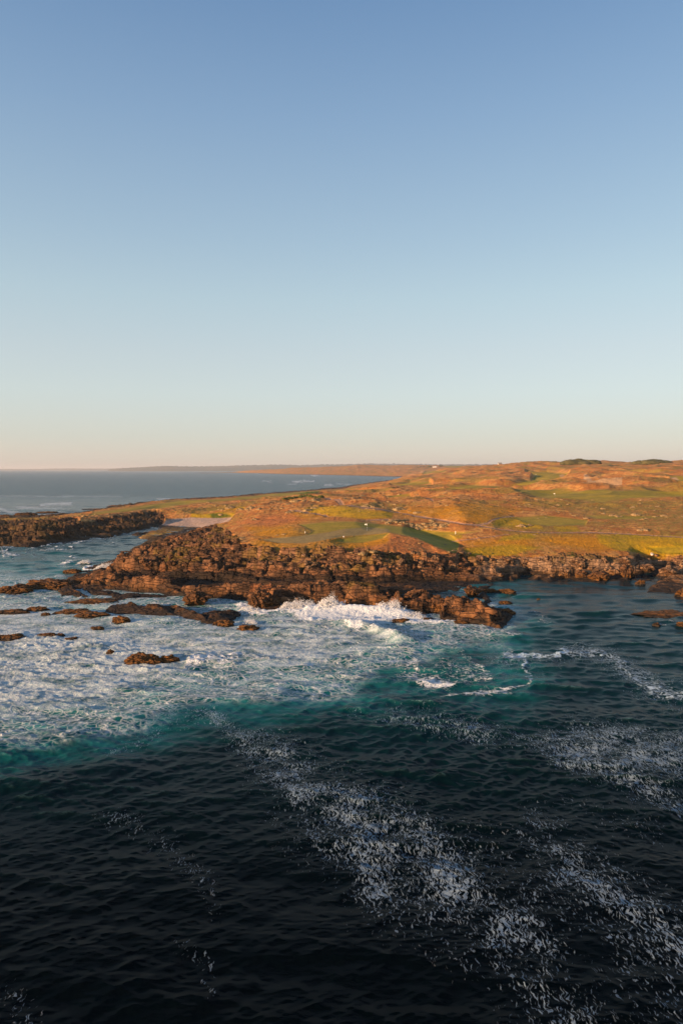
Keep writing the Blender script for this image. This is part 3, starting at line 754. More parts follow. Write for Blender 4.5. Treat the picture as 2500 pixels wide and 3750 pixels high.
    wv = t.n('ShaderNodeVectorMath', {0: warp, 1: (.5, .5, .5)}, operation='SUBTRACT').outputs[0]
    wv = t.n('ShaderNodeVectorMath', {0: wv, 'Scale': 2.6}, operation='SCALE').outputs[0]
    cw = t.n('ShaderNodeVectorMath', {0: co, 1: wv}, operation='ADD').outputs[0]
    def edges(vec, sc, w):
        v = t.n('ShaderNodeTexVoronoi', {'Vector': vec, 'Scale': sc}, feature='DISTANCE_TO_EDGE').outputs['Distance']
        return t.rng(v, 0.0, w, 1.0, 0.0)
    e1 = edges(t.mapping(cw, (.8, 1.25, 1)), .36, .14); e2 = edges(t.mapping(cw, (.9, 1.2, 1)), 1.0, .20)
    w2 = t.n('ShaderNodeTexNoise', {'Vector': co, 'Scale': .075, 'Detail': 2.0}).outputs['Color']
    w2 = t.n('ShaderNodeVectorMath', {0: w2, 'Scale': 11.0}, operation='SCALE').outputs[0]
    cw2 = t.n('ShaderNodeVectorMath', {0: cw, 1: w2}, operation='ADD').outputs[0]
    nA = t.noise(t.mapping(cw2, (.7, 1.3, 1)), .24, 5, .60); nB = t.noise(t.mapping(cw, (.6, 1.4, 1)), 1.3, 5, .68)
    # milky film, a net of foam lines over it, and a few thick clots
    nBs = t.rng(nB, .30, .70, 0, 1, False); nAs = t.rng(nA, .32, .68, 0, 1, False)
    film = t.math('MULTIPLY', t.rng(t.math('SUBTRACT', t.math('MULTIPLY_ADD', nBs, .36, t.math('MULTIPLY', nAs, .70)), t.math('MULTIPLY_ADD', L_, -.80, .86)), -.03, .52), .68)
    brk1 = t.rng(t.noise(co, .5, 4, .65), .36, .58)
    net = t.math('MAXIMUM', t.math('MULTIPLY', t.math('MULTIPLY', e1, brk1), .82), t.math('MULTIPLY', e2, .50))
    net = t.math('MULTIPLY', net, t.rng(L_, .0, .22))
    net = t.math('MULTIPLY', net, t.rng(L_, .75, 1.0, 1.0, .55))
    clot = t.math('MULTIPLY', t.rng(t.math('MULTIPLY_ADD', nA, .6, t.math('MULTIPLY_ADD', e2, .08, nB)), .88, .99), t.rng(L_, .35, 1.0, 0, .95))
    lace_f = t.math('MAXIMUM', t.math('MAXIMUM', film, net), clot)
    lace_f = t.math('MULTIPLY', lace_f, t.rng(L_, 0, .10))
    dv = t.math('ADD', t.math('MULTIPLY', nB, .6), t.math('MULTIPLY', t.noise(co, 2.6, 4, .7), .5))
    dense_f = t.rng(t.math('SUBTRACT', t.math('ADD', dv, t.math('MULTIPLY', e2, .12)), t.math('MULTIPLY_ADD', D_, -.62, .88)), -.03, .14)
    dense_f = t.math('MULTIPLY', dense_f, t.rng(D_, .02, .14))
    # drifting flecks: crooked ribbons of old foam, combed by the wind, closing up where it lies thick
    sw = t.n('ShaderNodeTexNoise', {'Vector': co, 'Scale': 1.6, 'Detail': 2.0}).outputs['Color']
    swv = t.n('ShaderNodeVectorMath', {0: sw, 'Scale': .8}, operation='SCALE').outputs[0]
    cs = t.n('ShaderNodeVectorMath', {0: co, 1: swv}, operation='ADD').outputs[0]
    turn = t.noise(co, .07, 2, .5)
    r1 = t.noise(t.mapping(cs, (11, 2.6, 1), (0, 0, .25)), 1.0, 1.0, .45)
    r2_ = t.noise(t.mapping(cs, (10, 2.6, 1), (0, 0, 1.15)), 1.0, 1.0, .45)
    sn = t.n('ShaderNodeMix', {0: t.rng(turn, .42, .58), 2: r1, 3: r2_}).outputs[0]
    patch = t.noise(co, .30, 4, .65)
    qq = t.math('MULTIPLY', t.math('POWER', Q_, .75), t.rng(patch, .28, .62, .40, 1.12, False))
    wth = t.math('MULTIPLY_ADD', qq, -.25, .73)
    sq = t.math('MULTIPLY', t.rng(t.math('SUBTRACT', sn, wth), -.01, .07), t.rng(Q_, .03, .12))
    foam = t.math('MAXIMUM', t.math('MAXIMUM', lace_f, dense_f), t.math('MULTIPLY', sq, t.rng(patch, .3, .7, .28, .55, False)), clamp=True)
    foam = t.math('MAXIMUM', foam, t.math('MULTIPLY', t.attr('farf'), t.rng(t.noise(t.mapping(t.co, (.05, .12, 1)), 1.0, 4, .7), .38, .6)))
    cf = t.math('MULTIPLY', t.attr('crest'), t.rng(t.noise(t.mapping(t.co, (1, 2.2, 1)), 2.2, 4, .7), .38, .66, 0, .30))

    # water: near black at depth, teal where air is mixed in
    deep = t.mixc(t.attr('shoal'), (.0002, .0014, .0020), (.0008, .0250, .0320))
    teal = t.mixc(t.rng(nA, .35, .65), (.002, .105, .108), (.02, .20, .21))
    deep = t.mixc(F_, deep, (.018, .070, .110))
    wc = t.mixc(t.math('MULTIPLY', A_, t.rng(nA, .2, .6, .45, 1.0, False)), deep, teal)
    wc = t.mixc(t.math('MULTIPLY', t.math('MULTIPLY', t.math('POWER', cf, 1.3), 4.2), t.attr('shoal'), clamp=True), wc, (.16, .31, .31))  # bright crest glints painted into the water colour
    # far sea: unresolved facets
    rip = t.noise(t.mapping(t.co, (.7, 1.5, 1), (0, 0, .12)), 2.1, 5, .6)
    rip2 = t.noise(t.mapping(t.co, (.09, .22, 1), (0, 0, .08)), 1.0, 5, .62)
    rip3 = t.noise(t.mapping(t.co, (.012, .035, 1)), 1.0, 5, .65)
    nb = t.bump(rip, .06, t.math('SUBTRACT', 1.0, F_))
    nb = t.bump(rip2, 9.0, F_, nb)
    nb = t.bump(rip3, 40.0, t.math('MULTIPLY', F_, .8), nb)
    rough = t.math('MULTIPLY_ADD', F_, .20, .05)
    water = t.bsdf(Base_Color=wc, Roughness=rough, IOR=1.33, Normal=nb, Specular_IOR_Level=t.math('MULTIPLY_ADD', F_, .3, .055), Specular_Tint=(.34, .78, 1.0, 1))
    fb = t.bump(t.math('ADD', foam, t.math('MULTIPLY', t.noise(co, 1.6, 5, .7), 1.2)), .35)
    fcol = t.mixc(t.rng(t.noise(co, 3, 4, .7), .3, .7), (.50, .58, .62), (.86, .86, .86))
    fcol = t.mixc(t.math('MULTIPLY', t.rng(Q_, .05, .3), t.math('SUBTRACT', 1.0, L_), clamp=True), fcol, (.44, .58, .70))
    fm = t.bsdf(Base_Color=fcol, Roughness=.7, Specular_IOR_Level=.2, Normal=fb)
    ms = t.n('ShaderNodeMixShader', {0: foam, 1: water, 2: fm}).outputs[0]
    mat = t.done(ms)
    at = dict(lace=lace.ravel(), dense=dense.ravel(), squig=squig.ravel(), aer=aer.ravel(), farw=farA.ravel(), farf=far.ravel(), crest=crest.ravel(), shoal=(sstep(42, 105, Y) * (.75 + .5 * fbm(X / 40, Y / 40, 461, 2))).ravel())
    o = mesh_obj('sea', Vs, q, mat, at)
    tag(o, kind='structure')
    return o
SEA = sea()
# ------------------------------------------------------------------ single rocks
def ico(sub):
    import bmesh
    bm = bmesh.new(); bmesh.ops.create_icosphere(bm, subdivisions=sub, radius=1.0)
    v = np.array([p.co[:] for p in bm.verts]); f = np.array([[q.index for q in fc.verts] for fc in bm.faces]); bm.free()
    return v, f
ICO = {k: ico(k) for k in (1, 2, 3, 4, 5)}
def rock_colour(x, y, z, kind, seed):
    a = fbm(x / 1.7 + z, y / 1.7, seed, 3); b = fbm(x / .5, y / .5 + z, seed + 3, 2)
    c = np.zeros(x.shape + (3,)) + C(.115, .053, .023)
    c = mix(c, C(.19, .09, .04), sstep(-.1, .4, a)); c = mix(c, C(.05, .028, .016), sstep(.0, .35, b))
    if kind == 'pale': c = mix(c, C(.31, .19, .11), np.full(x.shape, .65) * sstep(-.4, .2, a))
    if kind == 'white': c = np.zeros(x.shape + (3,)) + C(.72, .66, .60)
    if kind == 'dark': c = c * .55
    if kind != 'white':
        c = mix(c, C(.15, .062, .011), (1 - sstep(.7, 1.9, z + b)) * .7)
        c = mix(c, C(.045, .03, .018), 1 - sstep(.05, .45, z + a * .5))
    return np.clip(c, .01, .9)
def rock_mesh(name, x, y, z, sx, sy, sz, rot, seed, kind='brown', sub=4, sharp=.78):
    r = np.random.default_rng(seed)
    v, f = ICO[sub]; v = v.copy()
    n = r.normal(size=(16, 3)); n /= np.linalg.norm(n, axis=1)[:, None]
    d = sharp + (1 - sharp) * r.random(16)
    lim = np.min(np.where(v @ n.T > .05, d / np.maximum(v @ n.T, .05), 9), axis=1)
    v *= np.minimum(1, lim)[:, None]
    s = 3.1 * seed
    P = v * np.array([sx, sy, sz])
    k = fbm(P[:, 0] / (sx * .5) + s, P[:, 1] / (sy * .5) + P[:, 2] / sz, seed, 4) * .40 + .16 * fbm(P[:, 0] / .7, (P[:, 1] + 2 * P[:, 2]) / .5, seed + 1, 3)
    f1, f2, vv, _, _ = worley(P[:, 0] / (sx * .42) + s, P[:, 1] / (sy * .6) + P[:, 2] / (sz * .8), seed)
    k = k + (vv - .5) * .22 - (1 - sstep(0, .10, f2 - f1)) * .16
    P *= (1 + k)[:, None]
    lay = P[:, 2] + .18 * P[:, 1] + .1 * P[:, 0]; st = .34 * max(sz, .5)
    P[:, :2] *= (1 + .10 * (np.abs((lay / st) % 1 - .5) * 2 - .5))[:, None]
    c, sn = math.cos(rot), math.sin(rot)
    W_ = np.stack([P[:, 0] * c - P[:, 1] * sn, P[:, 0] * sn + P[:, 1] * c, P[:, 2]], -1)
    wx_, wy_, wz_ = W_[:, 0] + x, W_[:, 1] + y, W_[:, 2] + z
    colr = rock_colour(wx_, wy_, wz_, kind, seed)
    o = mesh_obj(name, W_, f, M_LAND, dict(col=colr, rock=np.ones(len(v)), tuss=np.zeros(len(v))), smooth=False)
    o.location = (x, y, z)
    return o
def sea_rock(x0, x1, y0, y1, label, kind='brown', group=None, tall=None, name='sea_rock', cat='rock', rot=0.0, sub=4, zb=0.0):
    """x0..x1, y0..y1: where the rock shows in the photograph; it stands in the water (or on ground at height zb)"""
    cx = (x0 + x1) / 2
    X0, Y0, _ = at_z(cx, y1, zb)
    wpx = (x1 - x0) * Y0 / F_PX
    hgt = (y1 - y0) * Y0 / F_PX
    dep = min(wpx * .35, 4.5)
    hz = tall if tall else max(.45, hgt - dep * .35)
    o = rock_mesh(name, X0, Y0 + dep * .8, zb + hz * .12, wpx * .56, dep, hz, rot, int(x0 * 7 + y0 * 3) % 9973, kind, sub)
    tag(o, label, cat, group)
    return o
RK = [(75,242,2114,2160,'large rounded dark brown rock on the left edge of the white surf'), (-30,96,2136,2174,'brown rock touching the left frame edge beside the large rounded one','brown'),
      (188,318,2224,2252,'long low brown rock lying in foam above the double reef'), (278,376,2237,2262,'knobbly low rock just right of the long low one in foam'),
      (148,182,2241,2256,'tiny pointed rock poking out of foam at the left'), (92,172,2217,2238,'small brown rock with foam on its left flank'), (-30,84,2226,2249,'flat reddish rock slab awash at the left frame edge'),
      (408,467,2254,2284,'lone dark humped rock surrounded by foam'), (330,376,2294,2306,'thin black rock barely breaking the foam','dark'), (-30,76,2319,2344,'broad brown rock at the left frame edge lower in the surf'),
      (132,200,2314,2334,'brown rock with foam washing over its front'), (196,234,2318,2332,'small dark rock joined to the end of a foam-washed rock','dark'), (235,284,2332,2346,'thin slanting black rock blade in foam','dark'),
      (455,582,2388,2438,'large ochre rock islet alone in the middle of the surf'), (574,648,2397,2428,'smaller ochre rock at the right end of the islet'), (388,415,2379,2395,'dark wet stone left of the ochre islet','dark'),
      (776,854,2268,2294,'oblong brown rock below the point, left of two in white water'), (866,944,2285,2313,'slanting brown rock below the point, right of two in white water'),
      (250,420,2184,2214,'long flat reef ledge with foam along its front'), (228,292,2080,2101,'small brown rock off the tip of the point beside spray'), (434,477,2014,2024,'low reddish rock awash in the inlet'),
      (1830,1892,2154,2174,'low black rock in calm water right of the point','dark'), (1768,1824,2152,2170,'flat dark rock joined to the back of the point','dark'), (1828,1873,2198,2212,'small flat black rock near the tip of the point','dark'),
      (1825,1890,2226,2254,'pointed ochre rock at the right tip of the point'), (1666,1716,2269,2287,'dark slanting rock in foam below the right end of the point'), (1551,1572,2261,2272,'tiny brown rock in foam below the point'),
      (1966,1978,2190,2199,'tiny orange rock alone in the bay'), (2368,2560,2232,2262,'long low reddish rock at the right frame edge'), (2484,2560,2146,2186,'tall brown rock cut by the right frame edge'),
      (2487,2550,2273,2296,'small ochre rock at the right frame edge below the long one'), (2392,2420,2284,2292,'small rock awash between foam patches at the right'), (2333,2366,2122,2142,'cluster-like low brown rock off the right shore'),
      (2420,2442,2122,2130,'flat stone just off the right shore'), (1435,1500,2262,2280,'wet brown rock at the foot of the point half covered by surf'),
      (-20,42,1878,1893,'dark reef knob behind the left headland at the frame edge','dark'), (48,124,1870,1889,'broad dark reef behind the left end of the headland','dark'), (132,205,1866,1879,'low dark reef in white water behind the headland','dark'),
      (300,382,1856,1866,'thin reddish reef off the seaward side of the headland'), (395,440,1846,1855,'small reddish reef beside the headland grass')]
for i, r in enumerate(RK):
    sea_rock(*r[:5], kind=r[5] if len(r) > 5 else 'brown', rot=.12 * math.sin(i * 2.3), sub=5 if (r[1] - r[0]) > 100 else 4)
# blocks of the front ledge: long squared slabs that stand proud of the beds
for i, (x0, x1, y0, y1, lb) in enumerate([
        (540,650,2098,2150,'tall leaning slab with a pale lit face at the left of the front ledge'), (905,985,2150,2232,'dark upright buttress of rock between two gullies of the front ledge'),
        (1050,1175,2138,2190,'blocky ledge left of centre above the breaking spray'), (1320,1475,2136,2188,'big smooth-faced block of the front ledge above the tallest spray'),
        (1482,1590,2152,2214,'rounded slab between the big smooth block and the cracked block'), (1575,1655,2176,2240,'fractured rock step left of the cracked block'),
        (1652,1790,2184,2258,'large cracked block near the right tip of the point'), (1712,1768,2140,2180,'squared brown rock behind the cracked block'),
        (650,760,2160,2215,'sloping slab above the dark gully at the left'), (1180,1310,2142,2200,'broken ledge block just above the middle spray')]):
    cx = (x0 + x1) / 2
    X0, Y0, _ = at_z(cx, y1, .6)
    w = (x1 - x0) * Y0 / F_PX; hh = (y1 - y0) * Y0 / F_PX
    o = rock_mesh('ledge_block', X0, Y0 + 3.6, hh * .34, w * .56, 2.8, hh * .56, -.12 + .05 * math.sin(i), 500 + i * 13, 'brown', 5, .62)
    tag(o, lb, 'rock')
# boulders of the right-hand shore
SH = [(2160,2232,2088,2128,'large rounded boulder standing at the water, left of the small arch','brown'), (2272,2322,2060,2116,'upright rock pillar at the waterline beside the tidal pool','brown'),
      (2084,2150,2044,2086,'broad pinkish boulder highest on the right shore','pale'), (2050,2092,2068,2120,'pale boulder at the left of the rounded ones on the right shore','pale'),
      (2255,2310,2042,2070,'pale boulder above the rock pillar','pale'), (2200,2226,2052,2070,'small pale boulder between two broad ones on the right shore','pale'),
      (1886,1945,2044,2074,'big pale fractured boulder where the grass meets the bay shore','pale'), (1745,1780,2036,2060,'orange boulder on the shore left of the bay','pale'),
      (1796,1815,2064,2082,'small upright orange stone above the bay shore','pale'), (1832,1880,2045,2058,'flat pale slab left of the fractured boulder','pale'), (2105,2145,2086,2118,'brown boulder in a row at the bay waterline','brown'),
      (2236,2272,2084,2106,'flat pale stone inside the tidal pool','pale'), (2330,2400,2068,2092,'layered pale slab on the far right shore','pale'), (2420,2490,2076,2104,'layered low slab near the right frame edge','pale'),
      (2379,2393,2027,2037,'bright white rock on the grass above the right shore','white')]
for i, (x0, x1, y0, y1, lb, kd) in enumerate(SH):
    hx, hy, hz = hit((x0 + x1) / 2, y1 - 2)
    w = (x1 - x0) * hy / F_PX; hh = (y1 - y0) * hy / F_PX
    o = rock_mesh('boulder', hx, hy + w * .25, hz + hh * .25, w * .55, w * .42, hh * .62, .4 * math.sin(i * 3), 700 + i * 17, kd, 4, .7)
    tag(o, lb, 'boulder')
rr = random.Random(11)
NB = [('loose pale stone in the rubble of the right-hand shore', 'loose stones in the right-hand rubble shore', 1800, 2600, 2046, 2112, 46, 'pale', (6, 20)),
      ('weathered knob of rock on the upper shelf below the green', 'rock knobs on the shelf below the green', 960, 1760, 2024, 2090, 38, 'pale', (10, 26)),
      ('dark brown rock lump on the left half of the point', 'rock lumps on the left half of the point', 420, 930, 1990, 2080, 26, 'brown', (12, 30))]
for lb, gp, xa, xb, ya, yb, n, kd, (wa, wb) in NB:
    for i in range(n):
        px, py = rr.uniform(xa, xb), rr.uniform(ya, yb)
        hx, hy, hz = hit(px, py)
        w = rr.uniform(wa, wb) * hy / F_PX
        if hz < .15: continue
        o = rock_mesh('stone', hx, hy, hz + w * .05, w * .6, w * .45, w * rr.uniform(.3, .5), rr.uniform(-.5, .5), 900 + i * 7 + int(xa), kd, 3, .66)
        tag(o, lb, 'stone', gp)

# ------------------------------------------------------------------ bushes
def leafy_material(name, c0, c1):
    t = NT(name)
    cc = t.mixc(t.rng(t.noise(t.co, 3.5, 4, .7), .32, .68), c0, c1)
    nb = t.bump(t.noise(t.co, 5.0, 4, .7), .25)
    return t.done(t.bsdf(Base_Color=cc, Roughness=.9, Specular_IOR_Level=.1, Normal=nb))
M_BUSH = leafy_material('pale_bush', (.17, .11, .045), (.38, .26, .13))
M_GREENBUSH = leafy_material('green_bush', (.04, .055, .012), (.13, .12, .03))
M_SCRUB = leafy_material('dark_scrub', (.05, .05, .02), (.12, .10, .04))
M_WOOD = leafy_material('bark', (.06, .04, .025), (.12, .08, .05))
def bush_data(name, seed, mat, lumps=9, flat=.55, leaves=500, leaf=.05, spread=.62):
    r = np.random.default_rng(seed)
    vs, fs, n0 = [], [], 0
    v, f = ICO[3]
    cs = []
    for i in range(lumps):
        a = r.random() * 6.283; d = spread * math.sqrt(r.random()) if i else 0
        s = (.46 if i else .62) * (.7 + .5 * r.random())
        c = np.array([math.cos(a) * d, math.sin(a) * d, s * flat * .45])
        p = v * s
        k = 1 + .34 * fbm(p[:, 0] * 4 + i * 5.1, p[:, 1] * 4 + p[:, 2] * 4, seed + i, 3)
        p = p * k[:, None] * np.array([1, 1, flat * 1.25]) + c
        vs.append(p); fs.append(f + n0); n0 += len(p); cs.append((c, s))
    # leaf sprays that roughen the outline
    for i in range(leaves):
        c, s = cs[r.integers(len(cs))]
        d = r.normal(size=3); d[2] = abs(d[2]); d /= np.linalg.norm(d)
        p = c + d * s * np.array([1, 1, flat * 1.25]) * (1.0 + .16 * r.random())
        t1 = r.normal(size=3); t1 /= np.linalg.norm(t1); t2 = np.cross(t1, r.normal(size=3)); t2 /= np.linalg.norm(t2) + 1e-6
        q = np.array([p - t1 * leaf, p + t2 * leaf, p + t1 * leaf])
        vs.append(q); fs.append(np.array([[0, 1, 2]]) + n0); n0 += 3
    V_, F_ = np.concatenate(vs), np.concatenate(fs)
    o = mesh_obj(name, V_, F_, mat, smooth=True)
    me = o.data; bpy.data.objects.remove(o)
    return me
PALE = [bush_data('cushion_bush', 20 + i, M_BUSH, 7 + 2 * i) for i in range(4)]
GREEN = [bush_data('green_bush', 40 + i, M_GREENBUSH, 8 + i, .6, 700, .07) for i in range(2)]
def bush(px, py, wpx, label, group=None, kind='pale', name=None, h=1.0):
    hx, hy, hz = hit(px, py)
    w = wpx * hy / F_PX
    lib = PALE if kind == 'pale' else GREEN
    o = bpy.data.objects.new(name or ('cushion_bush' if kind == 'pale' else 'green_bush'), lib[rr.randrange(len(lib))])
    COL.objects.link(o)
    o.location = (hx, hy + w * .2, hz - .08 * w)
    o.scale = (w * .58, w * .58, w * .50 * h)
    o.rotation_euler = (0, 0, rr.uniform(0, 6.28))
    return tag(o, label, 'bush', group)
# dense thicket right of the green
TH = [(1400,1930),(1660,1930)]
for i in range(46):
    t_ = rr.random(); px = 1395 + 245 * t_
    top = 1903 + 6 * abs(t_ - .4) * 2; bot = 1918 + 30 * min(t_ * 1.5, 1) - 6 * max(0, t_ - .8) * 5
    bush(px, rr.uniform(top, bot), rr.uniform(15, 30), 'pale bush packed into the dense thicket right of the putting green', 'bushes of the dense thicket by the green', h=1.15)
for px, py, w, lb in [(1462,1869,52,'largest pale bush beside the track above the thicket'), (1530,1879,34,'pale bush on the reddish slope right of the large track-side bush'), (848,1862,40,'pale bush clump behind the beach, leftmost of the row'),
        (880,1867,30,'small pale bush between two clumps behind the beach'), (919,1864,46,'wide pale bush clump in the row behind the beach'), (950,1866,24,'little pale bush at the right end of the row behind the beach'),
        (1082,1838,46,'domed pale bush at the left foot of the dark green shrubs'), (1115,1836,26,'pale bush right of the domed one by the dark green shrubs'), (1150,1834,36,'dark-topped pale bush on the slope below the dark green shrubs'),
        (1126,1871,34,'pale bush at the left end of the yellow slope'), (1152,1862,26,'pale bush on top of the yellow slope'), (1058,1879,28,'pale bush left of the yellow slope'), (932,1903,26,'small pale bush between rock and heath left of the green'),
        (1103,1878,22,'small pale bush by the path left of the yellow slope'), (1338,1856,34,'grey bush in the middle of the heath above the yellow slope'), (1370,1857,22,'small bush right of the grey heath bush'),
        (807,1887,26,'round bush in the green strip behind the beach'), (1911,1930,44,'pinkish bush mound beside the track bend at the right'), (1940,1926,26,'small bush right of the pinkish mound'),
        (2149,1900,24,'pale bush on the right-hand heath, leftmost of three'), (2244,1890,34,'pale bush on the right-hand heath, middle of three'), (2325,1888,36,'pale bush on the right-hand heath, rightmost of three'),
        (2355,1944,44,'wide tan bush above the track near the right frame edge'), (2430,1890,26,'tan bush near the right frame edge above the wide one'), (1534,1991,16,'small pale bush on the reddish mound'),
        (1499,2010,11,'tiny pale bush low on the reddish mound'), (1630,1996,14,'small pale bush in the shaded hollow right of the mound'), (1643,2023,18,'pale bush at the cliff edge, lower left of a pair'),
        (1665,2018,20,'pinkish bush at the cliff edge, upper right of a pair'), (1675,2031,17,'grey bush below the cliff-edge pair'), (1698,2031,17,'grey bush right of the cliff-edge pair'), (1959,1960,18,'small pale bush on the orange field below the track'),
        (1328,2030,36,'grey-green cushion bush in shade at the foot of the putting green'), (1370,2030,28,'bright cushion bush on the cliff edge below the reddish mound'), (1430,2028,18,'small cushion bush on the cliff edge right of the bright one'),
        (1590,2040,34,'yellowish cushion bush in the rocks at the right of the shelf'), (880,1975,30,'pale bush cluster at the left corner of the green'), (900,1985,18,'little bush just off the left corner of the green'),
        (444,1887,16,'pale bush on the grass spine of the left headland'), (332,1910,24,'tan bush at the seaward end of the headland grass'), (308,1892,20,'greyish bush above the tan one on the headland'), (352,1884,14,'small orange-lit bush on the headland'),
        (1040,1958,20,'bush at the left rim of the putting green'), (1015,1962,16,'little scrub bush just left of the putting green rim')]:
    bush(px, py, w, lb)
for i in range(13):
    bush(1042 + 135 * i / 12 + rr.uniform(-4, 4), 1829 - 13 * math.sin(i / 12 * 2.6) * rr.uniform(.4, 1), rr.uniform(18, 30), 'dark green shrub in the clump behind the seaward fairway', 'dark green shrubs behind the seaward fairway', 'green')
for (xa, xb, ya, yb, n, wa, wb, lb, gp, kd) in [
        (720,1120,1836,1872,32,8,18,'pale scrub bush on the slope between beach and seaward fairway','scrub bushes between beach and fairway','pale'),
        (1150,1640,1805,1875,46,8,20,'tawny scrub bush on the open heath behind the green','scrub bushes on the open heath','pale'),
        (1900,2560,1830,1905,46,8,22,'olive tan scrub bush below the long right-hand fairway','scrub bushes below the long fairway','pale'),
        (960,1700,2016,2050,30,7,16,'small cushion bush tucked among the cliff-top rocks','cushion bushes among the cliff-top rocks','pale'),
        (1700,2100,2020,2045,10,8,14,'low green bush at the back of the bay shore','green bushes at the back of the bay shore','green')]:
    for i in range(n):
        bush(rr.uniform(xa, xb), rr.uniform(ya, yb), rr.uniform(wa, wb), lb, gp, kd, h=.9)

ONES = ['first','second','third','fourth','fifth','sixth','seventh','eighth','ninth','tenth','eleventh','twelfth','thirteenth','fourteenth','fifteenth','sixteenth','seventeenth','eighteenth','nineteenth']
TENS = {20: 'twentieth', 30: 'thirtieth', 40: 'fortieth', 50: 'fiftieth'}
def ordinal(n):
    if n < 20: return ONES[n - 1]
    if n % 10 == 0: return TENS[n]
    return {2: 'twenty', 3: 'thirty', 4: 'forty', 5: 'fifty'}[n // 10] + '-' + ONES[n % 10 - 1]
by = {}
for o in list(COL.objects):
    if o.get('group') and o.get('label') and not o.parent: by.setdefault(o['group'], []).append(o)
for g, os_ in by.items():
    os_.sort(key=lambda o: o.location.x / o.location.y)
    for i, o in enumerate(os_):
        o['label'] = ordinal(i + 1) + ' from the left: ' + o['label']

# ------------------------------------------------------------------ hilltop thickets, far trees, houses
def thicket(px, py, wpx, hpx, seed, label):
    hx, hy, hz = hit(px, py)
    hy = min(hy, 1650); a, fy, fz = ray(px, py); hx = a * hy / fy; hz = land_z(hx, hy)
    w = wpx * hy / F_PX; hh = hpx * hy / F_PX
    me = bush_data('scrub_thicket', seed, M_SCRUB, 26, .5, 1500, .035, .85)
    root = bpy.data.objects.new('scrub_thicket', me); COL.objects.link(root)
    root.location = (hx, hy, hz - hh * .1); root.scale = (w * .52, w * .22, hh * 2.9)
    tag(root, label, 'thicket')
thicket(2115, 1699, 118, 12, 61, 'low dark evergreen thicket on the hill crest, left of two')
thicket(2388, 1699, 122, 11, 62, 'low dark evergreen thicket on the hill crest, right of two')
def far_tree(px, py, wpx, hpx, seed, label, lean=0):
    a, fy, fz = ray(px, py); d = 3900.0
    hx = a * d / fy; hz = land_z(hx, d); w = wpx * d / F_PX; hh = hpx * d / F_PX
    root = bpy.data.objects.new('spreading_tree', None); COL.objects.link(root); root.location = (hx, d, hz)
    tag(root, label, 'tree')
    v, f = ICO[1]
    me = bush_data('crown', seed, M_SCRUB, 10, .6, 500, .08, .6)
    cr = bpy.data.objects.new('crown', me); COL.objects.link(cr); cr.parent = root; cr.location = (0, 0, hh * .35); cr.scale = (w * .6, w * .5, hh * .75)
    pts, fc = [], []
    prof = [(0, .09), (.25, .06), (.5, .05), (.8, .02)]
    for k, (z_, r_) in enumerate(prof):
        for j in range(8):
            an = j * math.pi / 4
            pts.append((math.cos(an) * r_ * w + z_ * lean, math.sin(an) * r_ * w, z_ * hh))
    for k in range(3):
        for j in range(8): fc.append([k * 8 + j, k * 8 + (j + 1) % 8, (k + 1) * 8 + (j + 1) % 8, (k + 1) * 8 + j])
    mesh_obj('trunk', np.array(pts), np.array(fc), M_WOOD, parent=root)
far_tree(1573, 1708, 17, 8.5, 71, 'dark broad tree left of the white house on the skyline')
far_tree(1614, 1708, 17, 8.0, 72, 'dark broad tree right of the white house on the skyline')
for i, (px, w) in enumerate([(1538, 10), (1550, 9), (1526, 8)]):
    far_tree(px, 1709, w, 4, 73 + i, ['small dark tree next to the left skyline tree', 'tiny dark tree just left of the broad skyline tree', 'leftmost small tree of the skyline row'][i])
def plain(name, c, rough=.8):
    t = NT(name); v = t.noise(t.co, 2.0, 3)
    cc = t.n('ShaderNodeVectorMath', {0: c, 'Scale': t.rng(v, .2, .8, .85, 1.1, False)}, operation='SCALE').outputs[0]
    return t.done(t.bsdf(Base_Color=cc, Roughness=rough))
M_WHITE = plain('white_paint', (.8, .78, .72)); M_ROOF = plain('grey_roof', (.22, .2, .19)); M_DARK = plain('dark_band', (.03, .03, .03)); M_GLASS = plain('window_glass', (.05, .06, .07), .1)
M_METAL = plain('flag_metal', (.75, .74, .7), .5)
def box_arr(x0, x1, y0, y1, z0, z1):
    v = np.array([(x, y, z) for z in (z0, z1) for x, y in ((x0, y0), (x1, y0), (x1, y1), (x0, y1))])
    f = np.array([[0, 3, 2, 1], [4, 5, 6, 7], [0, 1, 5, 4], [1, 2, 6, 5], [2, 3, 7, 6], [3, 0, 4, 7]])
    return v, f
def house(px, d, w, hgt, label):
    a, fy, fz = ray(px, 1712); hx = a * d / fy; hz = land_z(hx, d)
    root = bpy.data.objects.new('farm_house', None); COL.objects.link(root); root.location = (hx, d, hz)
    tag(root, label, 'house')
    v, f = box_arr(-w / 2, w / 2, -4, 4, -2, hgt); mesh_obj('wall', v, f, M_WHITE, smooth=False, parent=root)
    e = .6
    v = np.array([(-w / 2 - e, -4.6, hgt + .02), (w / 2 + e, -4.6, hgt + .02), (w / 2 + e, 4.6, hgt + .02), (-w / 2 - e, 4.6, hgt + .02), (-w / 2 - e, 0, hgt + 2.6), (w / 2 + e, 0, hgt + 2.6)])
    me = bpy.data.meshes.new('roof'); me.from_pydata([tuple(p) for p in v], [], [(0, 1, 5, 4), (2, 3, 4, 5), (0, 4, 3), (1, 2, 5), (0, 3, 2, 1)]); me.materials.append(M_ROOF)
    ro = bpy.data.objects.new('roof', me); COL.objects.link(ro); ro.parent = root
    for k in range(3):
        x = -w * .32 + k * w * .32
        v, f = box_arr(x - .9, x + .9, -4.05, -3.95, 1.0, 2.6); mesh_obj('window', v, f, M_GLASS, smooth=False, parent=root)
house(1591, 3850, 22, 4.5, 'long white farmhouse between two dark trees on the skyline')
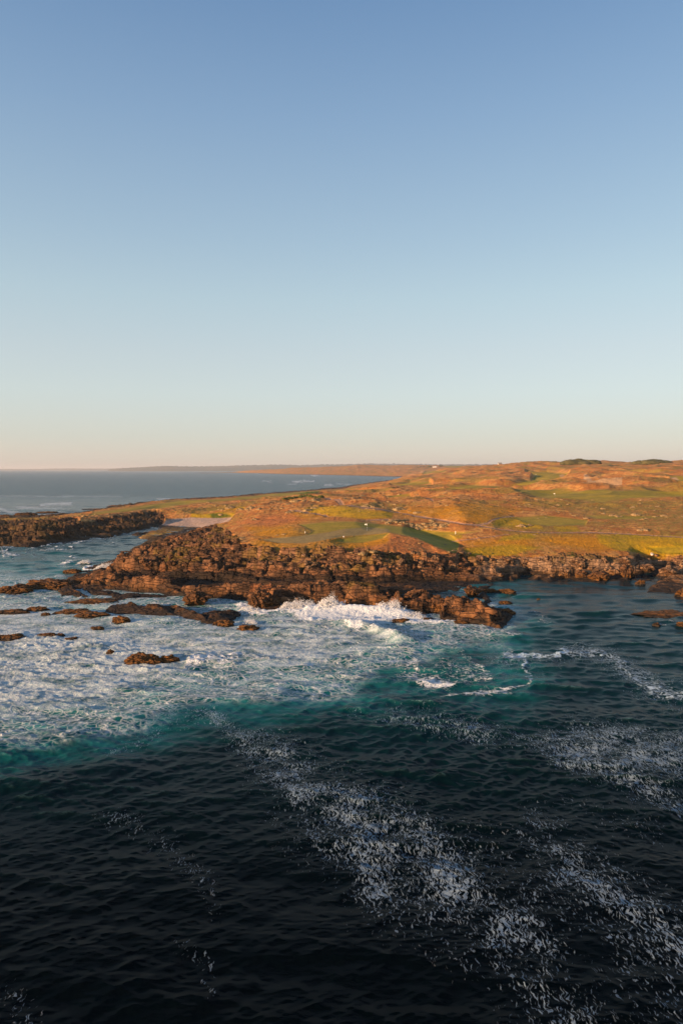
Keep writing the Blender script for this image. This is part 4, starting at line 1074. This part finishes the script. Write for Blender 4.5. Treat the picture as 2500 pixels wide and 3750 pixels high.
house(1829, 1500, 7, 2.6, 'small white building on the crest left of the hill thickets')

# ------------------------------------------------------------------ golf furniture
def cyl(r0, r1, z0, z1, n=10):
    v = [(math.cos(i * 2 * math.pi / n) * r, math.sin(i * 2 * math.pi / n) * r, z) for r, z in ((r0, z0), (r1, z1)) for i in range(n)]
    f = [[i, (i + 1) % n, n + (i + 1) % n, n + i] for i in range(n)]
    return np.array(v), np.array(f)
def flagstick(px, py, label, hgt=2.3):
    hx, hy, hz = hit(px, py)
    root = bpy.data.objects.new('flagstick', None); COL.objects.link(root); root.location = (hx, hy, hz)
    tag(root, label, 'golf flag')
    for z0, z1, m in [(-.1, .35, M_METAL), (.353, .75, M_DARK), (.753, 1.15, M_METAL), (1.153, 1.5, M_DARK), (1.503, hgt, M_METAL)]:
        v, f = cyl(.028, .028, z0, z1); mesh_obj('pole_band', v, f, m, parent=root)
    n = 9; pts, fc = [], []
    for i in range(n):
        s = i / (n - 1)
        for zz in (hgt - .52 + .05 * s, hgt - .02 - .09 * s):
            for off in (-.008, .008): pts.append((-.03 - .68 * s, .09 * math.sin(s * 7) + off, zz))
    for i in range(n - 1):
        a = i * 4; b = a + 4
        fc += [[a, b, b + 2, a + 2], [a + 1, a + 3, b + 3, b + 1], [a, a + 1, b + 1, b], [a + 2, b + 2, b + 3, a + 3]]
    mesh_obj('flag', np.array(pts), np.array(fc), M_WHITE, parent=root)
flagstick(1343, 1943, 'white flag on a banded stick in the putting green')
flagstick(1961, 1744, 'tiny white flag on the distant green below the hill')
flagstick(2030, 1821, 'tiny pale flag at the left end of the long right-hand fairway')
def post(px, py, label, hgt=1.0, r=.12):
    hx, hy, hz = hit(px, py)
    root = bpy.data.objects.new('marker_post', None); COL.objects.link(root); root.location = (hx, hy, hz); tag(root, label, 'marker post')
    v, f = cyl(r, r * .9, -.2, hgt); mesh_obj('post', v, f, M_WHITE, parent=root)
    v, f = cyl(r * 1.25, .01, hgt + .003, hgt + r * .8); mesh_obj('cap', v, f, M_METAL, parent=root)
post(1667, 1956, 'white marker post beside the bright green patch right of the thicket', 1.0, .11)
post(1117, 1953, 'small pale marker post at the left rim of the putting green', .6, .08)
post(1258, 1967, 'low white marker lying at the front edge of the putting green', .2, .2)

# ------------------------------------------------------------------ spray thrown up by breaking waves
def spray_material():
    t = NT('spray')
    d = t.n('ShaderNodeBsdfDiffuse', {'Color': (.86, .86, .86, 1)}).outputs[0]
    tr = t.n('ShaderNodeBsdfTranslucent', {'Color': (.8, .8, .8, 1)}).outputs[0]
    body = t.n('ShaderNodeMixShader', {0: .35, 1: d, 2: tr}).outputs[0]
    lw = t.n('ShaderNodeLayerWeight', {'Blend': .5}).outputs['Facing']
    al = t.math('MULTIPLY', t.rng(lw, .10, .95, .60, 0.0), t.rng(t.noise(t.co, 1.8, 4, .7), .30, .62, .15, 1.0))
    return t.done(t.n('ShaderNodeMixShader', {0: al, 1: t.n('ShaderNodeBsdfTransparent').outputs[0], 2: body}).outputs[0])
M_SPRAY = spray_material()
S.cycles.transparent_max_bounces = 24
def splash(px0, px1, pyb, hpx, seed, label, n=1500, dep=2.2):
    n = int(n * 2.6)
    cx = (px0 + px1) / 2
    X0, Y0, _ = at_z(cx, pyb, 0)
    w = (px1 - px0) * Y0 / F_PX; hh = hpx * 1.12 * Y0 / F_PX
    r = np.random.default_rng(seed)
    env = lambda s: float(np.clip(1 - np.abs(s) ** 2.2, 0, 1) * (.55 + .9 * fbm(np.array([float(s) * 2.2 + seed * 3.7]), np.array([seed * 1.3]), 5, 3)[0] + .25)) 
    v, f = ICO[1]
    vs, fs = [], []
    for i in range(n):
        s = r.uniform(-1, 1); e = env(np.array(s)); 
        z = abs(r.normal()) * .42 * hh * e if i % 4 else r.uniform(0, 1.0) ** 1.3 * hh * e
        z = min(z, hh * 1.15)
        rel = z / (hh + 1e-6)
        rad = (.42 * (1 - rel) ** 1.3 + .035) * r.uniform(.3, 1.0) * min(1, .25 + .16 * hh)
        c = np.array([s * w / 2 * (1 + .1 * rel) + .25 * z + r.normal() * .15, r.normal() * dep * .4 * (1 - .3 * rel) + .25 * z, z])
        p = v * rad * (1 + .35 * r.normal(size=(len(v), 1))) + c
        vs.append(p); fs.append(f + len(v) * i)
    o = mesh_obj('wave_splash', np.concatenate(vs), np.concatenate(fs), M_SPRAY, smooth=True)
    o.location = (X0, Y0 + .6, .1)
    tag(o, label, 'wave splash')
splash(1018, 1160, 2236, 44, 1, 'white splash against the ledge, left of the tallest one')
splash(1150, 1262, 2238, 62, 2, 'tallest white splash breaking against the ledge', 2000)
splash(1362, 1490, 2246, 50, 3, 'broad rounded white splash near the right of the ledge', 2000, 3.0)
splash(876, 952, 2240, 24, 4, 'low splash at the foot of the dark buttress', 700)
splash(345, 428, 2090, 34, 5, 'spray running up the rock at the tip of the point', 900, 1.6)
splash(1690, 1730, 2262, 18, 6, 'small spray burst under the large cracked block', 500, 1.2)
splash(1455, 1560, 2262, 22, 7, 'low spill of white water right of the broad splash', 800)
splash(286, 330, 2064, 16, 8, 'little white breaker in the inlet beside the point', 400, 1.2)
splash(892, 935, 2284, 14, 9, 'small round foam burst off the front of the slanting rock', 300, 1.2)

# ------------------------------------------------------------------ far hills beyond the water, reef
def hills(name, prof, d, depth, c0, c1):
    us_ = np.array([p[0] for p in prof], float); hs = np.array([p[1] for p in prof], float)
    xs = np.linspace(us_[0], us_[-1], 420)
    top = np.interp(xs, us_, hs)
    rows = []
    for k, s in enumerate([-1, -.75, -.5, -.25, 0, .3, 1]):
        dd = d + s * depth
        g = 1 - abs(s) ** 1.5
        hgt = (HORIZON - top) / F_PX * d + CAM_H
        hgt = np.maximum(hgt, -5)
        z = hgt * g + fbm(xs / 9 + k * .35, xs * 0 + k, 7, 4) * hgt * .22 * (1 if 0 < k < 6 else 0) - (5 if g <= 0 else 0)
        rows.append(np.stack([(xs - CX) / F_PX * dd, np.full(xs.shape, dd), z], -1))
    V_ = np.concatenate(rows); n = len(xs); i = np.arange((len(rows) - 1) * n).reshape(-1, n)[:, :-1].ravel()
    t = NT(name)
    cc = t.mixc(t.rng(t.noise(t.mapping(t.co, (1, 1, 4)), .002, 5, .6), .4, .6), c0, c1)
    o = mesh_obj(name, V_, np.stack([i, i + 1, i + n + 1, i + n], -1), t.done(t.bsdf(Base_Color=cc, Roughness=.9)))
    tag(o, kind='structure')
hills('distant_hills', [(400,1719),(430,1715),(480,1713),(560,1708),(610,1706),(700,1708),(800,1707),(892,1704),(960,1703),(990,1701),(1040,1702),(1100,1703),(1167,1701),(1260,1700),(1351,1698),(1420,1698),(1535,1700),(1660,1700),(1800,1700),(1900,1702),(2300,1705),(2800,1706)],
      13000, 1500, (.05, .07, .05), (.13, .11, .07))
hills('distant_cape', [(-700,1716),(-300,1717),(150,1717.5),(185,1716),(260,1715.5),(330,1716),(400,1716),(520,1715)], 21000, 1500, (.06, .07, .06), (.12, .11, .08))
o = rock_mesh('reef', *at_z(749, 1733, 0)[:2], .4, 42, 14, 3.0, 0, 77, 'dark', 4); tag(o, 'thin dark reef far out on the sea near the horizon', 'reef')

# ------------------------------------------------------------------ evening haze
v, f = box_arr(-90000, 90000, -2000, 97000, -30, 200)
t = NT('haze')
vol = t.n('ShaderNodeVolumePrincipled', {'Color': (.80, .84, .90, 1), 'Density': 4.8e-5, 'Anisotropy': .1}).outputs[0]
t.t.links.new(vol, t.out.inputs['Volume'])
hz_ = mesh_obj('haze', v, f, t.m, smooth=False); tag(hz_, kind='stuff')
